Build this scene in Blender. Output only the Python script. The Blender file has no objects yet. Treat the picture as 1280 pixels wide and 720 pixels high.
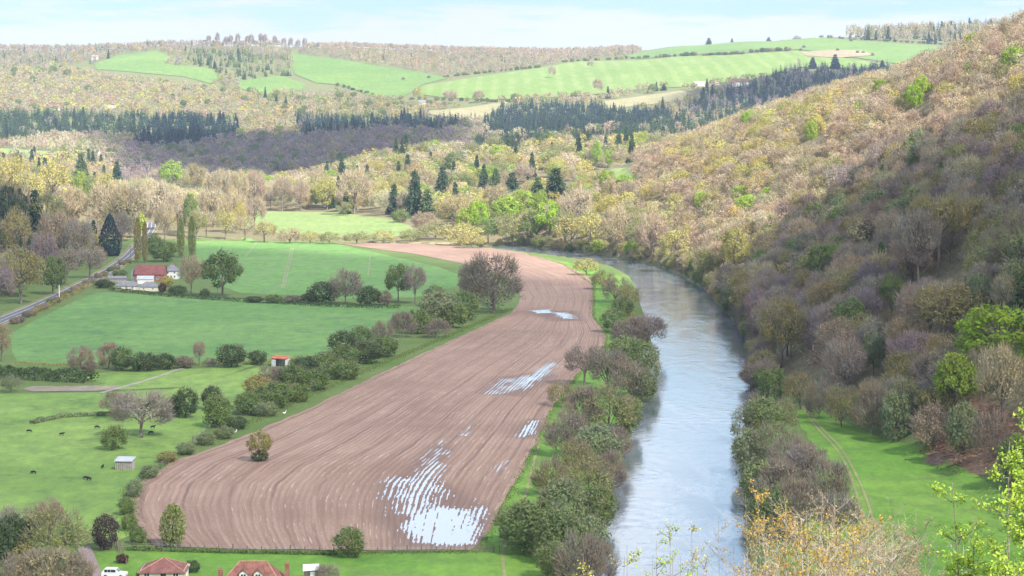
import bpy, bmesh, math, random
import numpy as np
from mathutils import Vector, Matrix
from mathutils.geometry import delaunay_2d_cdt

random.seed(7)
RNG = np.random.default_rng(7)
SC = bpy.context.scene
COL = SC.collection
F, CX, HY, CAMZ = 2560.0, 640.0, 160.0, 81.0      # focal length and centre in photo pixels, eye level row, eye height (m)
R = math.radians

# ------------------------------------------------------------------ camera, sky, sun
cam_d = bpy.data.cameras.new('camera'); cam = bpy.data.objects.new('camera', cam_d); COL.objects.link(cam)
cam_d.sensor_width = 36.0; cam_d.lens = 36.0 * F / 1280.0
cam_d.shift_y = -(360.0 - HY) / 1280.0
cam_d.clip_start = 0.5; cam_d.clip_end = 60000
cam.location = (0, 0, CAMZ); cam.rotation_euler = (R(90), 0, 0)
SC.camera = cam
SUN = Vector((0.44, -0.56, 0.70)).normalized()     # towards the sun: from the right, behind the camera
EL = math.asin(SUN.z); AZ = math.atan2(SUN.x, SUN.y)
sl = bpy.data.lights.new('sun', 'SUN'); so = bpy.data.objects.new('sun', sl); COL.objects.link(so)
sl.energy = 5.0; sl.angle = R(0.53); sl.color = (1.0, 0.94, 0.84)
so.rotation_euler = SUN.to_track_quat('Z', 'Y').to_euler(); so.location = (0, 0, 600)
SC.view_settings.view_transform = 'Standard'; SC.view_settings.look = 'None'
SC.view_settings.exposure = 1.33; SC.view_settings.gamma = 1.0
SC.render.resolution_x = 1024; SC.render.resolution_y = 576
SC.cycles.max_bounces = 6; SC.cycles.diffuse_bounces = 2; SC.cycles.transparent_max_bounces = 8
SC.cycles.volume_bounces = 0; SC.cycles.use_denoising = True; SC.cycles.denoising_prefilter = 'ACCURATE'

W = bpy.data.worlds.new("World"); SC.world = W; W.use_nodes = True

# ------------------------------------------------------------------ node helpers
class NT:
    def __init__(s, tree): s.t = tree; s.n = tree.nodes; s.l = tree.links
    def new(s, typ, **kw):
        n = s.n.new(typ)
        for k, v in kw.items(): setattr(n, k, v)
        return n
    def put(s, sock, v):
        if isinstance(v, bpy.types.NodeSocket): s.l.new(v, sock)
        else: sock.default_value = v
    def math(s, op, a, b=0.0, c=0.0, clamp=False):
        n = s.new('ShaderNodeMath', operation=op, use_clamp=clamp)
        s.put(n.inputs[0], a); s.put(n.inputs[1], b); s.put(n.inputs[2], c); return n.outputs[0]
    def mix(s, fac, a, b, blend='MIX'):
        n = s.new('ShaderNodeMix', data_type='RGBA', blend_type=blend)
        s.put(n.inputs[0], fac); s.put(n.inputs[6], a); s.put(n.inputs[7], b); return n.outputs[2]
    def noise(s, vec, scale, detail=3.0, rough=0.55, dist=0.0):
        n = s.new('ShaderNodeTexNoise'); n.inputs['Scale'].default_value = scale
        n.inputs['Detail'].default_value = detail; n.inputs['Roughness'].default_value = rough
        n.inputs['Distortion'].default_value = dist
        if vec is not None: s.l.new(vec, n.inputs['Vector'])
        return n.outputs[0]
    def ramp(s, fac, a, b, smooth=True):
        n = s.new('ShaderNodeMapRange'); n.interpolation_type = 'SMOOTHSTEP' if smooth else 'LINEAR'
        s.put(n.inputs[0], fac); n.inputs[1].default_value = a; n.inputs[2].default_value = b; return n.outputs[0]
    def sep(s, v): n = s.new('ShaderNodeSeparateXYZ'); s.l.new(v, n.inputs[0]); return n.outputs
    def comb(s, x, y, z):
        n = s.new('ShaderNodeCombineXYZ')
        for i, v in enumerate((x, y, z)): s.put(n.inputs[i], v)
        return n.outputs[0]
    def mapping(s, v, scale=(1, 1, 1), rot=(0, 0, 0), loc=(0, 0, 0)):
        n = s.new('ShaderNodeMapping'); s.l.new(v, n.inputs[0])
        n.inputs['Scale'].default_value = scale; n.inputs['Rotation'].default_value = rot; n.inputs['Location'].default_value = loc
        return n.outputs[0]
    def attr(s, name, typ='GEOMETRY'):
        return s.new('ShaderNodeAttribute', attribute_name=name, attribute_type=typ)
    def bump(s, h, strength, dist):
        n = s.new('ShaderNodeBump'); n.inputs['Strength'].default_value = strength; n.inputs['Distance'].default_value = dist
        s.l.new(h, n.inputs['Height']); return n.outputs[0]

def c4(c): return (c[0], c[1], c[2], 1.0)
def new_mat(name):
    m = bpy.data.materials.new(name); m.use_nodes = True; m.node_tree.nodes.clear()
    k = NT(m.node_tree); out = k.new('ShaderNodeOutputMaterial'); return m, k, out
def princ(k, out, col, rough=0.8, normal=None, spec=0.3, metal=0.0):
    p = k.new('ShaderNodeBsdfPrincipled'); k.put(p.inputs['Base Color'], col); k.put(p.inputs['Roughness'], rough)
    p.inputs['Specular IOR Level'].default_value = spec; p.inputs['Metallic'].default_value = metal
    if normal is not None: k.l.new(normal, p.inputs['Normal'])
    k.l.new(p.outputs[0], out.inputs[0]); return p

# sky: Nishita with thin drifting cloud bands low over the hills
k = NT(W.node_tree); k.n.clear()
wo = k.new('ShaderNodeOutputWorld'); bg = k.new('ShaderNodeBackground'); k.l.new(bg.outputs[0], wo.inputs[0])
sky = k.new('ShaderNodeTexSky', sky_type='NISHITA'); sky.sun_disc = False
sky.sun_elevation = EL; sky.sun_rotation = AZ; sky.altitude = 100; sky.air_density = 1.0; sky.dust_density = 0.25; sky.ozone_density = 2.0
tc = k.new('ShaderNodeTexCoord'); d = tc.outputs['Generated']
v = k.mapping(d, scale=(11.0, 11.0, 95.0), loc=(1.3, 0.2, 0.35))
n1 = k.noise(v, 1.4, 6.0, 0.6, 0.4)
v2 = k.mapping(d, scale=(4.0, 4.0, 40.0), loc=(4.3, 2.2, 0.0))
n2 = k.noise(v2, 1.6, 4.0, 0.6, 0.2)
z = k.sep(d)[2]
base = k.math('ADD', k.math('MULTIPLY', n1, 0.65), k.math('MULTIPLY', n2, 0.35))
mask = k.ramp(k.math('ADD', base, k.math('MULTIPLY', k.math('SUBTRACT', 0.0545, z), 9.0)), 0.41, 0.56)
low = k.mix(k.math('MULTIPLY', mask, 0.9), k.mix(0.8, sky.outputs[0], (1.85, 2.85, 3.75, 1)), (3.85, 4.0, 4.15, 1))
# bright cumulus added overhead, out of view, to raise the ambient light
n3 = k.noise(k.mapping(d, scale=(3.2, 3.2, 5.0), loc=(0.7, 3.2, 1.0)), 1.5, 6.0, 0.6, 0.3)
high = k.mix(k.ramp(n3, 0.47, 0.62), sky.outputs[0], (8.2, 8.6, 9.2, 1))
col = k.mix(k.ramp(z, 0.07, 0.16), low, high)
k.l.new(col, bg.inputs[0]); bg.inputs[1].default_value = 0.10

# ------------------------------------------------------------------ materials
MATS = {}
def foliage_mat(name, stuff=False, transl=0.3, twig=(0.30, 0.25, 0.205)):
    key = (name, stuff)
    if key in MATS: return MATS[key]
    m, k, out = new_mat(name)
    if stuff: tint = k.attr('tint').outputs[0]
    else: tint = k.new('ShaderNodeObjectInfo').outputs['Color']
    rnd = k.attr('rnd').outputs[2]; tw = k.attr('twig').outputs[2]
    col = k.mix(k.math('MULTIPLY', tw, 0.75), tint, c4(twig))
    # per-leaf value and a slight warm / cool shift
    val = k.math('ADD', k.math('MULTIPLY', rnd, 0.40 if stuff else 0.6), 0.82 if stuff else 0.72)
    col = k.mix(1.0, col, k.comb(val, val, val), 'MULTIPLY')
    geo = k.new('ShaderNodeNewGeometry').outputs['Position']
    big = k.noise(geo, 0.16, 2.0)
    warm = k.mix(1.0, col, (1.07, 1.0, 0.86, 1), 'MULTIPLY')
    col = k.mix(k.ramp(big, 0.40, 0.62), col, warm)
    a = k.new('ShaderNodeBsdfDiffuse'); k.l.new(col, a.inputs[0]); a.inputs[1].default_value = 0.6
    b = k.new('ShaderNodeBsdfTranslucent'); k.l.new(col, b.inputs[0])
    mx = k.new('ShaderNodeMixShader'); mx.inputs[0].default_value = transl
    k.l.new(a.outputs[0], mx.inputs[1]); k.l.new(b.outputs[0], mx.inputs[2]); k.l.new(mx.outputs[0], out.inputs[0])
    MATS[key] = m; return m

def simple_mat(name, c, rough=0.8, var=0.25, scale=1.5, spec=0.3, bump=0.0, metal=0.0):
    if name in MATS: return MATS[name]
    m, k, out = new_mat(name)
    o = k.new('ShaderNodeTexCoord').outputs['Object']
    n = k.noise(o, scale, 4.0, 0.6)
    dark = tuple(x * (1 - var) for x in c); lite = tuple(min(1, x * (1 + var)) for x in c)
    col = k.mix(k.ramp(n, 0.3, 0.7), c4(dark), c4(lite))
    princ(k, out, col, rough, k.bump(n, bump, 0.1) if bump else None, spec, metal)
    MATS[name] = m; return m

def bark_mat(name='bark', c=(0.17, 0.14, 0.115)):
    if name in MATS: return MATS[name]
    m, k, out = new_mat(name)
    o = k.new('ShaderNodeTexCoord').outputs['Object']
    n = k.noise(k.mapping(o, scale=(8, 8, 2)), 4.0, 4.0, 0.6)
    col = k.mix(k.ramp(n, 0.3, 0.7), c4([x * 0.6 for x in c]), c4([x * 1.4 for x in c]))
    princ(k, out, col, 0.9); MATS[name] = m; return m

def field_mat(name, a, b, patch=0.012, fine=0.9, stripe=None, dark=None):
    """grass or crop: broad patches, tufts, optional drill rows (direction angle, period, strength)"""
    m, k, out = new_mat(name)
    p = k.new('ShaderNodeNewGeometry').outputs['Position']
    n1 = k.noise(p, patch, 4.0, 0.6, 0.5); n2 = k.noise(k.mapping(p, scale=(1, 0.55, 1)), fine, 3.0, 0.65)
    n3 = k.noise(p, patch * 6, 3.0, 0.6)
    f = k.math('ADD', k.math('MULTIPLY', n1, 0.5), k.math('ADD', k.math('MULTIPLY', n2, 0.3), k.math('MULTIPLY', n3, 0.2)))
    col = k.mix(k.ramp(f, 0.36, 0.64), c4(a), c4(b))
    if dark is not None:
        n4 = k.noise(p, patch * 2.5, 5.0, 0.7, 0.8)
        col = k.mix(k.math('MULTIPLY', k.ramp(n4, 0.56, 0.68), 0.7), col, c4(dark))
    mo = k.noise(k.mapping(p, scale=(1, 0.5, 1)), 0.20, 6.0, 0.72)
    mv = k.math('ADD', 0.30, k.math('MULTIPLY', mo, 1.4))
    col = k.mix(1.0, col, k.comb(mv, mv, k.math('ADD', 0.80, k.math('MULTIPLY', mo, 0.4))), 'MULTIPLY')
    h = n2
    if stripe:
        ang, per, st, lite = stripe
        r = k.mapping(p, rot=(0, 0, ang))
        x = k.sep(r)[0]
        wob = k.math('MULTIPLY', k.noise(p, 0.02, 2.0), per * 0.6)
        s = k.math('SINE', k.math('MULTIPLY', k.math('ADD', x, wob), 2 * math.pi / per))
        s = k.math('MULTIPLY', k.ramp(s, -0.2, 0.8), st)
        s = k.math('MULTIPLY', s, k.ramp(k.noise(p, patch * 3, 2.0), 0.3, 0.6))
        col = k.mix(s, col, c4(lite))
    princ(k, out, col, 0.85, k.bump(h, 0.5, 0.25), 0.15)
    return m

# ------------------------------------------------------------------ mesh helpers
def tag(o, label=None, cat=None, group=None, kind=None):
    if label: o['label'] = label
    if cat: o['category'] = cat
    if group: o['group'] = group
    if kind: o['kind'] = kind
    return o
def link(name, data, parent=None):
    o = bpy.data.objects.new(name, data); COL.objects.link(o)
    if parent: o.parent = parent
    return o
def mesh_np(name, V, Q, mats=(), attrs=None, smooth=False):
    """V (n,3), Q (m,k): k = 3 or 4"""
    me = bpy.data.meshes.new(name)
    V = np.asarray(V, np.float32); Q = np.asarray(Q, np.int32); kk = Q.shape[1]
    me.vertices.add(len(V)); me.vertices.foreach_set('co', V.ravel())
    me.loops.add(Q.size); me.loops.foreach_set('vertex_index', Q.ravel())
    me.polygons.add(len(Q)); me.polygons.foreach_set('loop_start', np.arange(len(Q), dtype=np.int32) * kk)
    try: me.polygons.foreach_set('loop_total', np.full(len(Q), kk, np.int32))
    except Exception: pass
    for an, arr in (attrs or {}).items():
        arr = np.asarray(arr, np.float32)
        if arr.ndim == 1:
            a = me.attributes.new(an, 'FLOAT', 'POINT'); a.data.foreach_set('value', arr)
        else:
            a = me.attributes.new(an, 'FLOAT_COLOR', 'POINT'); a.data.foreach_set('color', arr.ravel())
    for m in mats: me.materials.append(m)
    me.update(calc_edges=True); me.validate()
    if smooth: me.polygons.foreach_set('use_smooth', np.ones(len(Q), bool))
    return me

class MB:
    """collects simple solids and links them as one mesh object"""
    def __init__(s): s.v = []; s.f = []
    def add(s, vs, fs):
        b = len(s.v); s.v += [tuple(x) for x in vs]; s.f += [tuple(i + b for i in f) for f in fs]
    def box(s, x0, x1, y0, y1, z0, z1):
        s.add([(x0, y0, z0), (x1, y0, z0), (x1, y1, z0), (x0, y1, z0), (x0, y0, z1), (x1, y0, z1), (x1, y1, z1), (x0, y1, z1)],
              [(0, 3, 2, 1), (4, 5, 6, 7), (0, 1, 5, 4), (1, 2, 6, 5), (2, 3, 7, 6), (3, 0, 4, 7)])
    def tube(s, pts, rad, n=6, cap=True):
        pts = [Vector(p) for p in pts]; rings = []
        for i, p in enumerate(pts):
            t = (pts[min(i + 1, len(pts) - 1)] - pts[max(i - 1, 0)]).normalized()
            u = t.orthogonal().normalized(); w = t.cross(u)
            r = rad[i] if hasattr(rad, '__len__') else rad
            rings.append([p + (u * math.cos(2 * math.pi * j / n) + w * math.sin(2 * math.pi * j / n)) * r for j in range(n)])
        vs = [q for rg in rings for q in rg]; fs = []
        for i in range(len(pts) - 1):
            for j in range(n):
                a, b = i * n + j, i * n + (j + 1) % n
                fs.append((a, b, b + n, a + n))
        if cap: fs += [tuple(range(n - 1, -1, -1)), tuple(range((len(pts) - 1) * n, len(pts) * n))]
        s.add(vs, fs)
    def mesh(s, name, mat):
        me = bpy.data.meshes.new(name); me.from_pydata([tuple(v) for v in s.v], [], s.f); me.materials.append(mat); me.update(); return me
    def build(s, name, mat, parent=None, smooth=False):
        me = s.mesh(name, mat)
        if smooth: me.polygons.foreach_set('use_smooth', np.ones(len(me.polygons), bool))
        return link(name, me, parent)

# ------------------------------------------------------------------ terrain
COLS = np.array([-900, -300, 0, 100, 150, 200, 250, 320, 400, 450, 500, 580, 700, 800, 850, 950, 1050, 1170, 1280, 1700, 2400], float)
ROWS = [
 (1480, [299]*21),
 (1700, [281,281,281,281,281,281,281,281,281,281,280,276,268,268,270,275,281,281,281,281,281]),
 (1975, [258,258,258,258,262,264,265,265,264,262,256,245,232,232,236,245,262,262,262,262,262]),
 (2300, [226,226,228,232,238,241,241,239,222,212,204,194,187,188,197,205,215,215,215,215,215]),
 (2600, [198,198,200,206,212,216,218,218,207,199,190,181,172,171,176,180,185,185,185,185,185]),
 (2900, [180,180,182,187,192,196,197,195,187,180,175,170,160,158,158,160,160,160,160,160,160]),
 (3200, [160,160,162,168,172,174,174,172,168,164,160,154,148,143,140,138,138,138,138,138,138]),
 (3500, [137,137,138,140,142,145,148,150,146,140,134,127,125,121,117,108,104,104,104,104,104]),
 (3900, [106,106,108,110,110,112,115,118,115,112,108,102,97,89,84,78,74,74,74,74,74]),
 (4300, [80,80,82,80,74,72,74,78,78,79,80,80,76,70,65,59,57,56,52,50,50]),
 (4700, [60,60,62,63,61,58,58,57,60,60,62,64,67,63,58,52,47,42,36,34,34]),
 (5100, [61,61,63,64,62,59,59,58,61,61,63,65,68,64,59,54,49,44,38,36,36]),
 (6500, [84,84,85,86,85,82,82,82,84,84,85,86,88,85,82,78,77,77,74,72,72]),
 (12000, [120]*21)]
KD = np.array([r[0] for r in ROWS], float)
KZ = np.array([[CAMZ - (p - HY) / F * D for p in rows] for D, rows in ROWS])
def lerp_tab(xs, ys, x): return np.interp(x, xs, ys)
RD = np.array([200, 300, 432, 518, 610, 768, 942, 1037, 1185, 1257, 1312, 1364, 1401, 1450, 1500, 1700, 2000, 2600.])
RF = np.array([118, 112, 107, 98, 90, 91, 97, 99, 90, 77, 60, 44, 28, -5, -45, -60, -40, 60.])       # foot of the steep hill
CD = np.array([200, 600, 1000, 1300, 1500, 1670, 1900, 2100, 2300, 2600, 3000.])
CXX = np.array([350, 345, 340, 338, 302, 290, 266, 222, 190, 200, 200.])                              # its crest
CZ = np.array([175, 172, 160, 146, 121, 112, 91, 67, 44, 15, -20.])
# river edges, from the photo: row, left, right (water lies 1.5 m below the fields)
RIV = [(900, 722, 970), (760, 735, 945), (720, 742, 940), (650, 757, 931), (600, 768, 926), (560, 782, 924), (520, 798, 936), (490, 808, 942), (460, 814, 944),
       (430, 815, 938), (400, 808, 916), (380, 800, 898), (360, 795, 880), (345, 786, 856), (335, 768, 832), (326, 730, 792), (319, 680, 748), (313, 630, 702), (308, 580, 656)]
WZ = -1.5
RIVD = np.array([F * (CAMZ - WZ) / (r - HY) for r, a, b in RIV])
RIVL = np.array([(a - CX) / F * D for (r, a, b), D in zip(RIV, RIVD)])
RIVR = np.array([(b - CX) / F * D for (r, a, b), D in zip(RIV, RIVD)])
RIVD = np.append(RIVD, [1440, 1475, 1520]); RIVL = np.append(RIVL, [-95, -190, -420]); RIVR = np.append(RIVR, [-40, -130, -350])
def vnoise(X, Y, s, seed=0):
    a = np.sin(X / s * 1.3 + seed) * np.cos(Y / s * 1.1 + 2.1 * seed) + 0.6 * np.sin((X + 0.7 * Y) / s * 2.1 + 1.7 + seed) + 0.4 * np.cos((Y - 0.6 * X) / s * 3.7 + seed)
    return a / 2.0
def T(X, D):
    X = np.asarray(X, float); D = np.maximum(np.asarray(D, float), 1.0)
    px = np.clip(CX + F * X / D, -900, 2400)
    ci = np.clip(np.searchsorted(COLS, px) - 1, 0, len(COLS) - 2); cf = (px - COLS[ci]) / (COLS[ci + 1] - COLS[ci])
    di = np.clip(np.searchsorted(KD, D) - 1, 0, len(KD) - 2); df = np.clip((D - KD[di]) / (KD[di + 1] - KD[di]), 0, 1)
    cs = cf * cf * (3 - 2 * cf)
    z = ((KZ[di, ci] * (1 - cs) + KZ[di, ci + 1] * cs) * (1 - df) + (KZ[di + 1, ci] * (1 - cs) + KZ[di + 1, ci + 1] * cs) * df)
    z = np.where(D < 1480, 0.0, z)
    # steep hill across the river
    xf = np.interp(D, RD, RF); xc = np.interp(D, CD, CXX); zc = np.interp(D, CD, CZ)
    t = np.clip((X - xf) / np.maximum(xc - xf, 20), 0, 1)
    h = zc * (0.82 * t + 0.18 * t * t * (3 - 2 * t)) + 4.0 * vnoise(X, D, 60) * np.clip(t * 6, 0, 1) * np.clip((1.2 - t) * 3, 0, 1)
    z = np.where(t > 0, np.maximum(z, h), z)
    # wooded rise beyond the road
    xr = np.interp(D, [300, 864, 1000, 1200, 1600, 1900, 2100], [-230, -232, -236, -262, -310, -330, -700.])
    z = z + np.where((D < 2100), np.minimum(np.maximum(xr - 12 - X, 0) * 0.16, 40), 0) * np.clip((D - 500) / 200, 0, 1) * np.clip((2100 - D) / 300, 0, 1)
    # undulation of the far hills
    z = z + 3.0 * vnoise(X, D, 170, 1.0) * np.clip((D - 2300) / 800, 0, 1)
    # hillside the viewer stands on
    s = 79.2 - 0.36 * D
    z = z + np.where(s > 20, s, 20 * np.log1p(np.exp(np.clip(s / 6.0, -30, 10))) * 0.3) * (D < 420)
    # river bed
    l = np.interp(D, RIVD, RIVL); r = np.interp(D, RIVD, RIVR)
    ins = np.minimum(X - l, r - X)
    z = z - np.clip(ins + 2.5, 0, 6) * 0.6 * ((D > 250) & (D < 1530))
    return z
def gp(px, py, z=0.0):
    D = F * (CAMZ - z) / (py - HY); return ((px - CX) / F * D, D)
def row_of(D, z): return HY + F * (CAMZ - z) / D
DS = np.concatenate([np.arange(330, 1500, 4.0), np.arange(1500, 5300, 12.0)])
def base_at(px, py):
    """first ground point seen at a photo pixel"""
    X = (px - CX) / F * DS; rr = row_of(DS, T(X, DS))
    hit = np.nonzero(rr <= py)[0]
    i = hit[0] if len(hit) else len(DS) - 1
    if 0 < i: 
        a, b = rr[i - 1], rr[i]; t = 0 if abs(a - b) < 1e-6 else min(max((a - py) / (a - b), 0), 1)
        D = DS[i - 1] + t * (DS[i] - DS[i - 1])
    else: D = DS[0]
    X = (px - CX) / F * D
    return float(X), float(D), float(T(X, D))
def in_poly(px, py, poly):
    px = np.asarray(px, float); py = np.asarray(py, float); ins = np.zeros(px.shape, bool)
    n = len(poly); j = n - 1
    for i in range(n):
        xi, yi = poly[i]; xj, yj = poly[j]
        if yi != yj:
            ins ^= ((yi > py) != (yj > py)) & (px < (xj - xi) * (py - yi) / (yj - yi) + xi)
        j = i
    return ins

# ground sheet: a fan of cells, finer near the viewer, out past the skyline
us = np.concatenate([np.linspace(-0.75, -0.30, 60)[:-1], np.linspace(-0.30, 0.30, 420), np.linspace(0.30, 0.75, 60)[1:]])
ds = [3.0]
while ds[-1] < 11500: ds.append(ds[-1] + max(2.5, ds[-1] * 0.0105))
ds = np.array(ds)
UU, DD = np.meshgrid(us, ds); XX = UU * (DD + 120)
ZZ = T(XX, DD)
nr, nc = DD.shape
idx = np.arange(nr * nc).reshape(nr, nc)
Q = np.stack([idx[:-1, :-1], idx[:-1, 1:], idx[1:, 1:], idx[1:, :-1]], -1).reshape(-1, 4)
wood = np.where(DD > 2300, 0.55, 1.0) * ((ZZ > 3.0) & (DD > 300) | (DD > 1500) | ((XX > np.interp(DD, RIVD, RIVR) - 2) & (DD > 640))).astype(float)
m, k, out = new_mat('ground_cover')
p = k.new('ShaderNodeNewGeometry').outputs['Position']
n1 = k.noise(p, 0.03, 5.0, 0.65, 0.6); n2 = k.noise(p, 0.6, 4.0, 0.7)
gr = k.mix(k.ramp(k.math('ADD', k.math('MULTIPLY', n1, 0.5), k.math('MULTIPLY', n2, 0.5)), 0.35, 0.65), (0.085, 0.15, 0.038, 1), (0.15, 0.19, 0.07, 1))
lf = k.mix(k.ramp(n2, 0.35, 0.65), (0.15, 0.12, 0.075, 1), (0.22, 0.20, 0.11, 1))
col = k.mix(k.attr('wood').outputs[2], gr, lf)
princ(k, out, col, 0.9, k.bump(n2, 0.6, 0.5), 0.1)
go = link('ground', mesh_np('ground', np.stack([XX, DD, ZZ], -1).reshape(-1, 3), Q, [m], {'wood': wood.ravel()}, smooth=True))
tag(go, kind='structure')

def sheet(name, pts2, spacing, mat, off, extra=None, attr=None):
    """draped sheet: polygon in world X,Y; interior points on a grid"""
    P = [Vector((x, y)) for x, y in pts2]; n = len(P)
    xs = [p.x for p in P]; ys = [p.y for p in P]
    gx, gy = np.meshgrid(np.arange(min(xs), max(xs), spacing[0]), np.arange(min(ys), max(ys), spacing[1]))
    gx = (gx + 0.0).ravel(); gy = gy.ravel(); ok = in_poly(gx, gy, [(p.x, p.y) for p in P])
    allv = P + [Vector((a, b)) for a, b in zip(gx[ok], gy[ok])]
    r = delaunay_2d_cdt(allv, [], [list(range(n))], 1, 1e-4)
    V2 = np.array([(v.x, v.y) for v in r[0]]); Fc = [f for f in r[2]]
    Z = T(V2[:, 0], V2[:, 1]) + off
    V = np.column_stack([V2, Z])
    tris = np.array([f if len(f) == 3 else f[:3] for f in Fc])
    # upward facing
    a, b, c = V[tris[:, 0]], V[tris[:, 1]], V[tris[:, 2]]
    fl = np.cross(b - a, c - a)[:, 2] < 0; tris[fl] = tris[fl][:, ::-1]
    o = link(name, mesh_np(name, V, tris, [mat], {kk: f(V2) for kk, f in (attr or {}).items()}, smooth=True))
    tag(o, kind='structure'); return o
def dens(poly, step):
    out = []
    for i, a in enumerate(poly):
        b = poly[(i + 1) % len(poly)]; n = max(1, int(math.hypot(b[0] - a[0], b[1] - a[1]) / step))
        out += [(a[0] + (b[0] - a[0]) * j / n, a[1] + (b[1] - a[1]) * j / n) for j in range(n)]
    return out
def wob(poly, amp, seed):
    r = random.Random(seed); return [(x + r.uniform(-amp, amp), y + r.uniform(-amp, amp)) for x, y in poly]
def valley_field(name, poly, mat, off=0.05, step=6, amp=0.5, spacing=(8, 8), **kw):
    pts = [gp(x, y) for x, y in poly]
    return sheet(name, wob(dens(pts, step), amp, name), spacing, mat, off, **kw)
FARPOLY = []
def far_field(name, poly, mat, off=0.9, pxstep=7):
    FARPOLY.append(poly)
    pts = [base_at(x, y)[:2] for x, y in dens(poly, pxstep)]
    # drop duplicates where the ray slid over a brow
    q = [pts[0]]
    for p in pts[1:]:
        if math.hypot(p[0] - q[-1][0], p[1] - q[-1][1]) > 2: q.append(p)
    return sheet(name, q, (14, 40), mat, off)
HAZE = 0.00005
# ------------------------------------------------------------------ the setting: fields, river, road, paths
G_CROP = field_mat('crop_green', (0.088, 0.195, 0.052), (0.158, 0.275, 0.078), 0.012, 1.1, (R(62), 9.0, 0.3, (0.115, 0.19, 0.09)), (0.07, 0.14, 0.06))
G_CROP2 = field_mat('crop_far_green', (0.10, 0.215, 0.055), (0.165, 0.29, 0.08), 0.008, 0.5, (R(4), 24.0, 0.35, (0.17, 0.25, 0.11)))
G_PAST = field_mat('pasture_green', (0.13, 0.225, 0.05), (0.20, 0.30, 0.075), 0.015, 0.9, None, (0.085, 0.15, 0.04))
G_STRIP = field_mat('meadow_green', (0.10, 0.225, 0.03), (0.165, 0.285, 0.05), 0.02, 0.9, None, (0.14, 0.19, 0.06))
G_LIT = field_mat('pale_meadow_green', (0.17, 0.245, 0.075), (0.23, 0.29, 0.11), 0.01, 0.4)
G_HILL = field_mat('hill_pasture', (0.11, 0.19, 0.05), (0.16, 0.235, 0.065), 0.004, 0.1)
G_HILLS = field_mat('striped_hill_pasture', (0.14, 0.215, 0.05), (0.17, 0.24, 0.065), 0.004, 0.1, (R(0), 30.0, 0.6, (0.225, 0.275, 0.095)))
G_SAND = field_mat('rough_pale_grass', (0.24, 0.225, 0.11), (0.30, 0.265, 0.15), 0.02, 0.4)
G_BRUSH = field_mat('brown_marsh', (0.20, 0.17, 0.12), (0.30, 0.26, 0.21), 0.05, 1.2)

valley_field('crop_field', [(12, 418), (40, 402), (95, 376), (122, 365), (240, 370), (330, 376), (450, 381), (528, 384), (520, 402), (478, 418), (430, 437), (380, 447), (320, 452), (220, 453), (60, 455), (20, 453)], G_CROP)
valley_field('crop_field', [(245, 296), (330, 300), (420, 305), (480, 318), (545, 333), (578, 345), (570, 358), (520, 372), (440, 374), (300, 366), (262, 352), (246, 330)], G_CROP2)
valley_field('pasture_field', [(-120, 494), (120, 491), (215, 487), (322, 459), (345, 461), (300, 500), (262, 532), (215, 570), (170, 598), (152, 622), (168, 668), (150, 676), (60, 650), (-140, 660)], G_PAST, 0.06)
valley_field('pasture_field', [(100, 468), (215, 462), (250, 461), (322, 456), (240, 484), (120, 489), (115, 478)], G_PAST, 0.12)
valley_field('meadow_field', [(120, 690), (230, 687), (330, 690), (440, 692), (540, 691), (600, 688), (660, 690), (690, 715), (720, 800), (-40, 830), (40, 740), (100, 712)], G_STRIP, 0.08)
valley_field('river_meadow', [(604, 690), (598, 672), (632, 625), (664, 560), (684, 515), (716, 470), (752, 438), (756, 415), (742, 395), (742, 368), (736, 352), (700, 335), (640, 320), (660, 318), (720, 330), (775, 346), (792, 380), (800, 420), (790, 470), (775, 520), (758, 560), (745, 600), (735, 650), (720, 690)], G_STRIP, 0.07)
valley_field('meadow_field', [(986, 512), (1010, 506), (1060, 530), (1105, 550), (1150, 565), (1200, 590), (1255, 625), (1300, 650), (1340, 700), (1500, 860), (960, 860), (960, 720), (1010, 650), (1030, 600), (1020, 560)], G_STRIP, 0.08)
valley_field('pale_meadow', [(296, 262), (330, 264.5), (420, 267), (480, 276), (512, 284), (522, 294), (470, 300), (420, 298), (340, 292), (310, 284)], G_LIT, 0.15)

# ploughed field, its drill lines following the hedge and the river side
PL = [(420, 304.5), (500, 303), (560, 307), (610, 310), (660, 317), (705, 330), (735, 346), (742, 356), (741, 395), (757, 416), (757, 432), (722, 468), (690, 512), (668, 560), (638, 615), (600, 680), (588, 688),
      (440, 688.5), (300, 687), (196, 683), (178, 668), (162, 634), (172, 606), (215, 578), (300, 548), (380, 514), (470, 470), (560, 428), (640, 391), (652, 372), (640, 350), (590, 332), (520, 318)]
LEFT = np.array([gp(x, y) for x, y in [(420, 306), (520, 318), (590, 332), (640, 350), (655, 372), (645, 390), (560, 428), (470, 470), (380, 514), (300, 548), (215, 578), (172, 606), (162, 634), (178, 668), (200, 690), (240, 720)]])
RIGHT = np.array([gp(x, y) for x, y in [(420, 303), (560, 306), (660, 316), (735, 345), (744, 372), (741, 395), (758, 416), (757, 432), (722, 468), (690, 512), (668, 560), (638, 615), (600, 690), (580, 740)]])
def seg_dist(P, L):
    d = np.full(len(P), 1e9)
    for a, b in zip(L[:-1], L[1:]):
        ab = b - a; t = np.clip(((P - a) @ ab) / (ab @ ab), 0, 1)
        d = np.minimum(d, np.hypot(*(P - a - t[:, None] * ab).T))
    return d
def furrow(P):
    l = seg_dist(P, LEFT); r = seg_dist(P, RIGHT)
    return 95.0 * l / (l + r + 1e-6)
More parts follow.
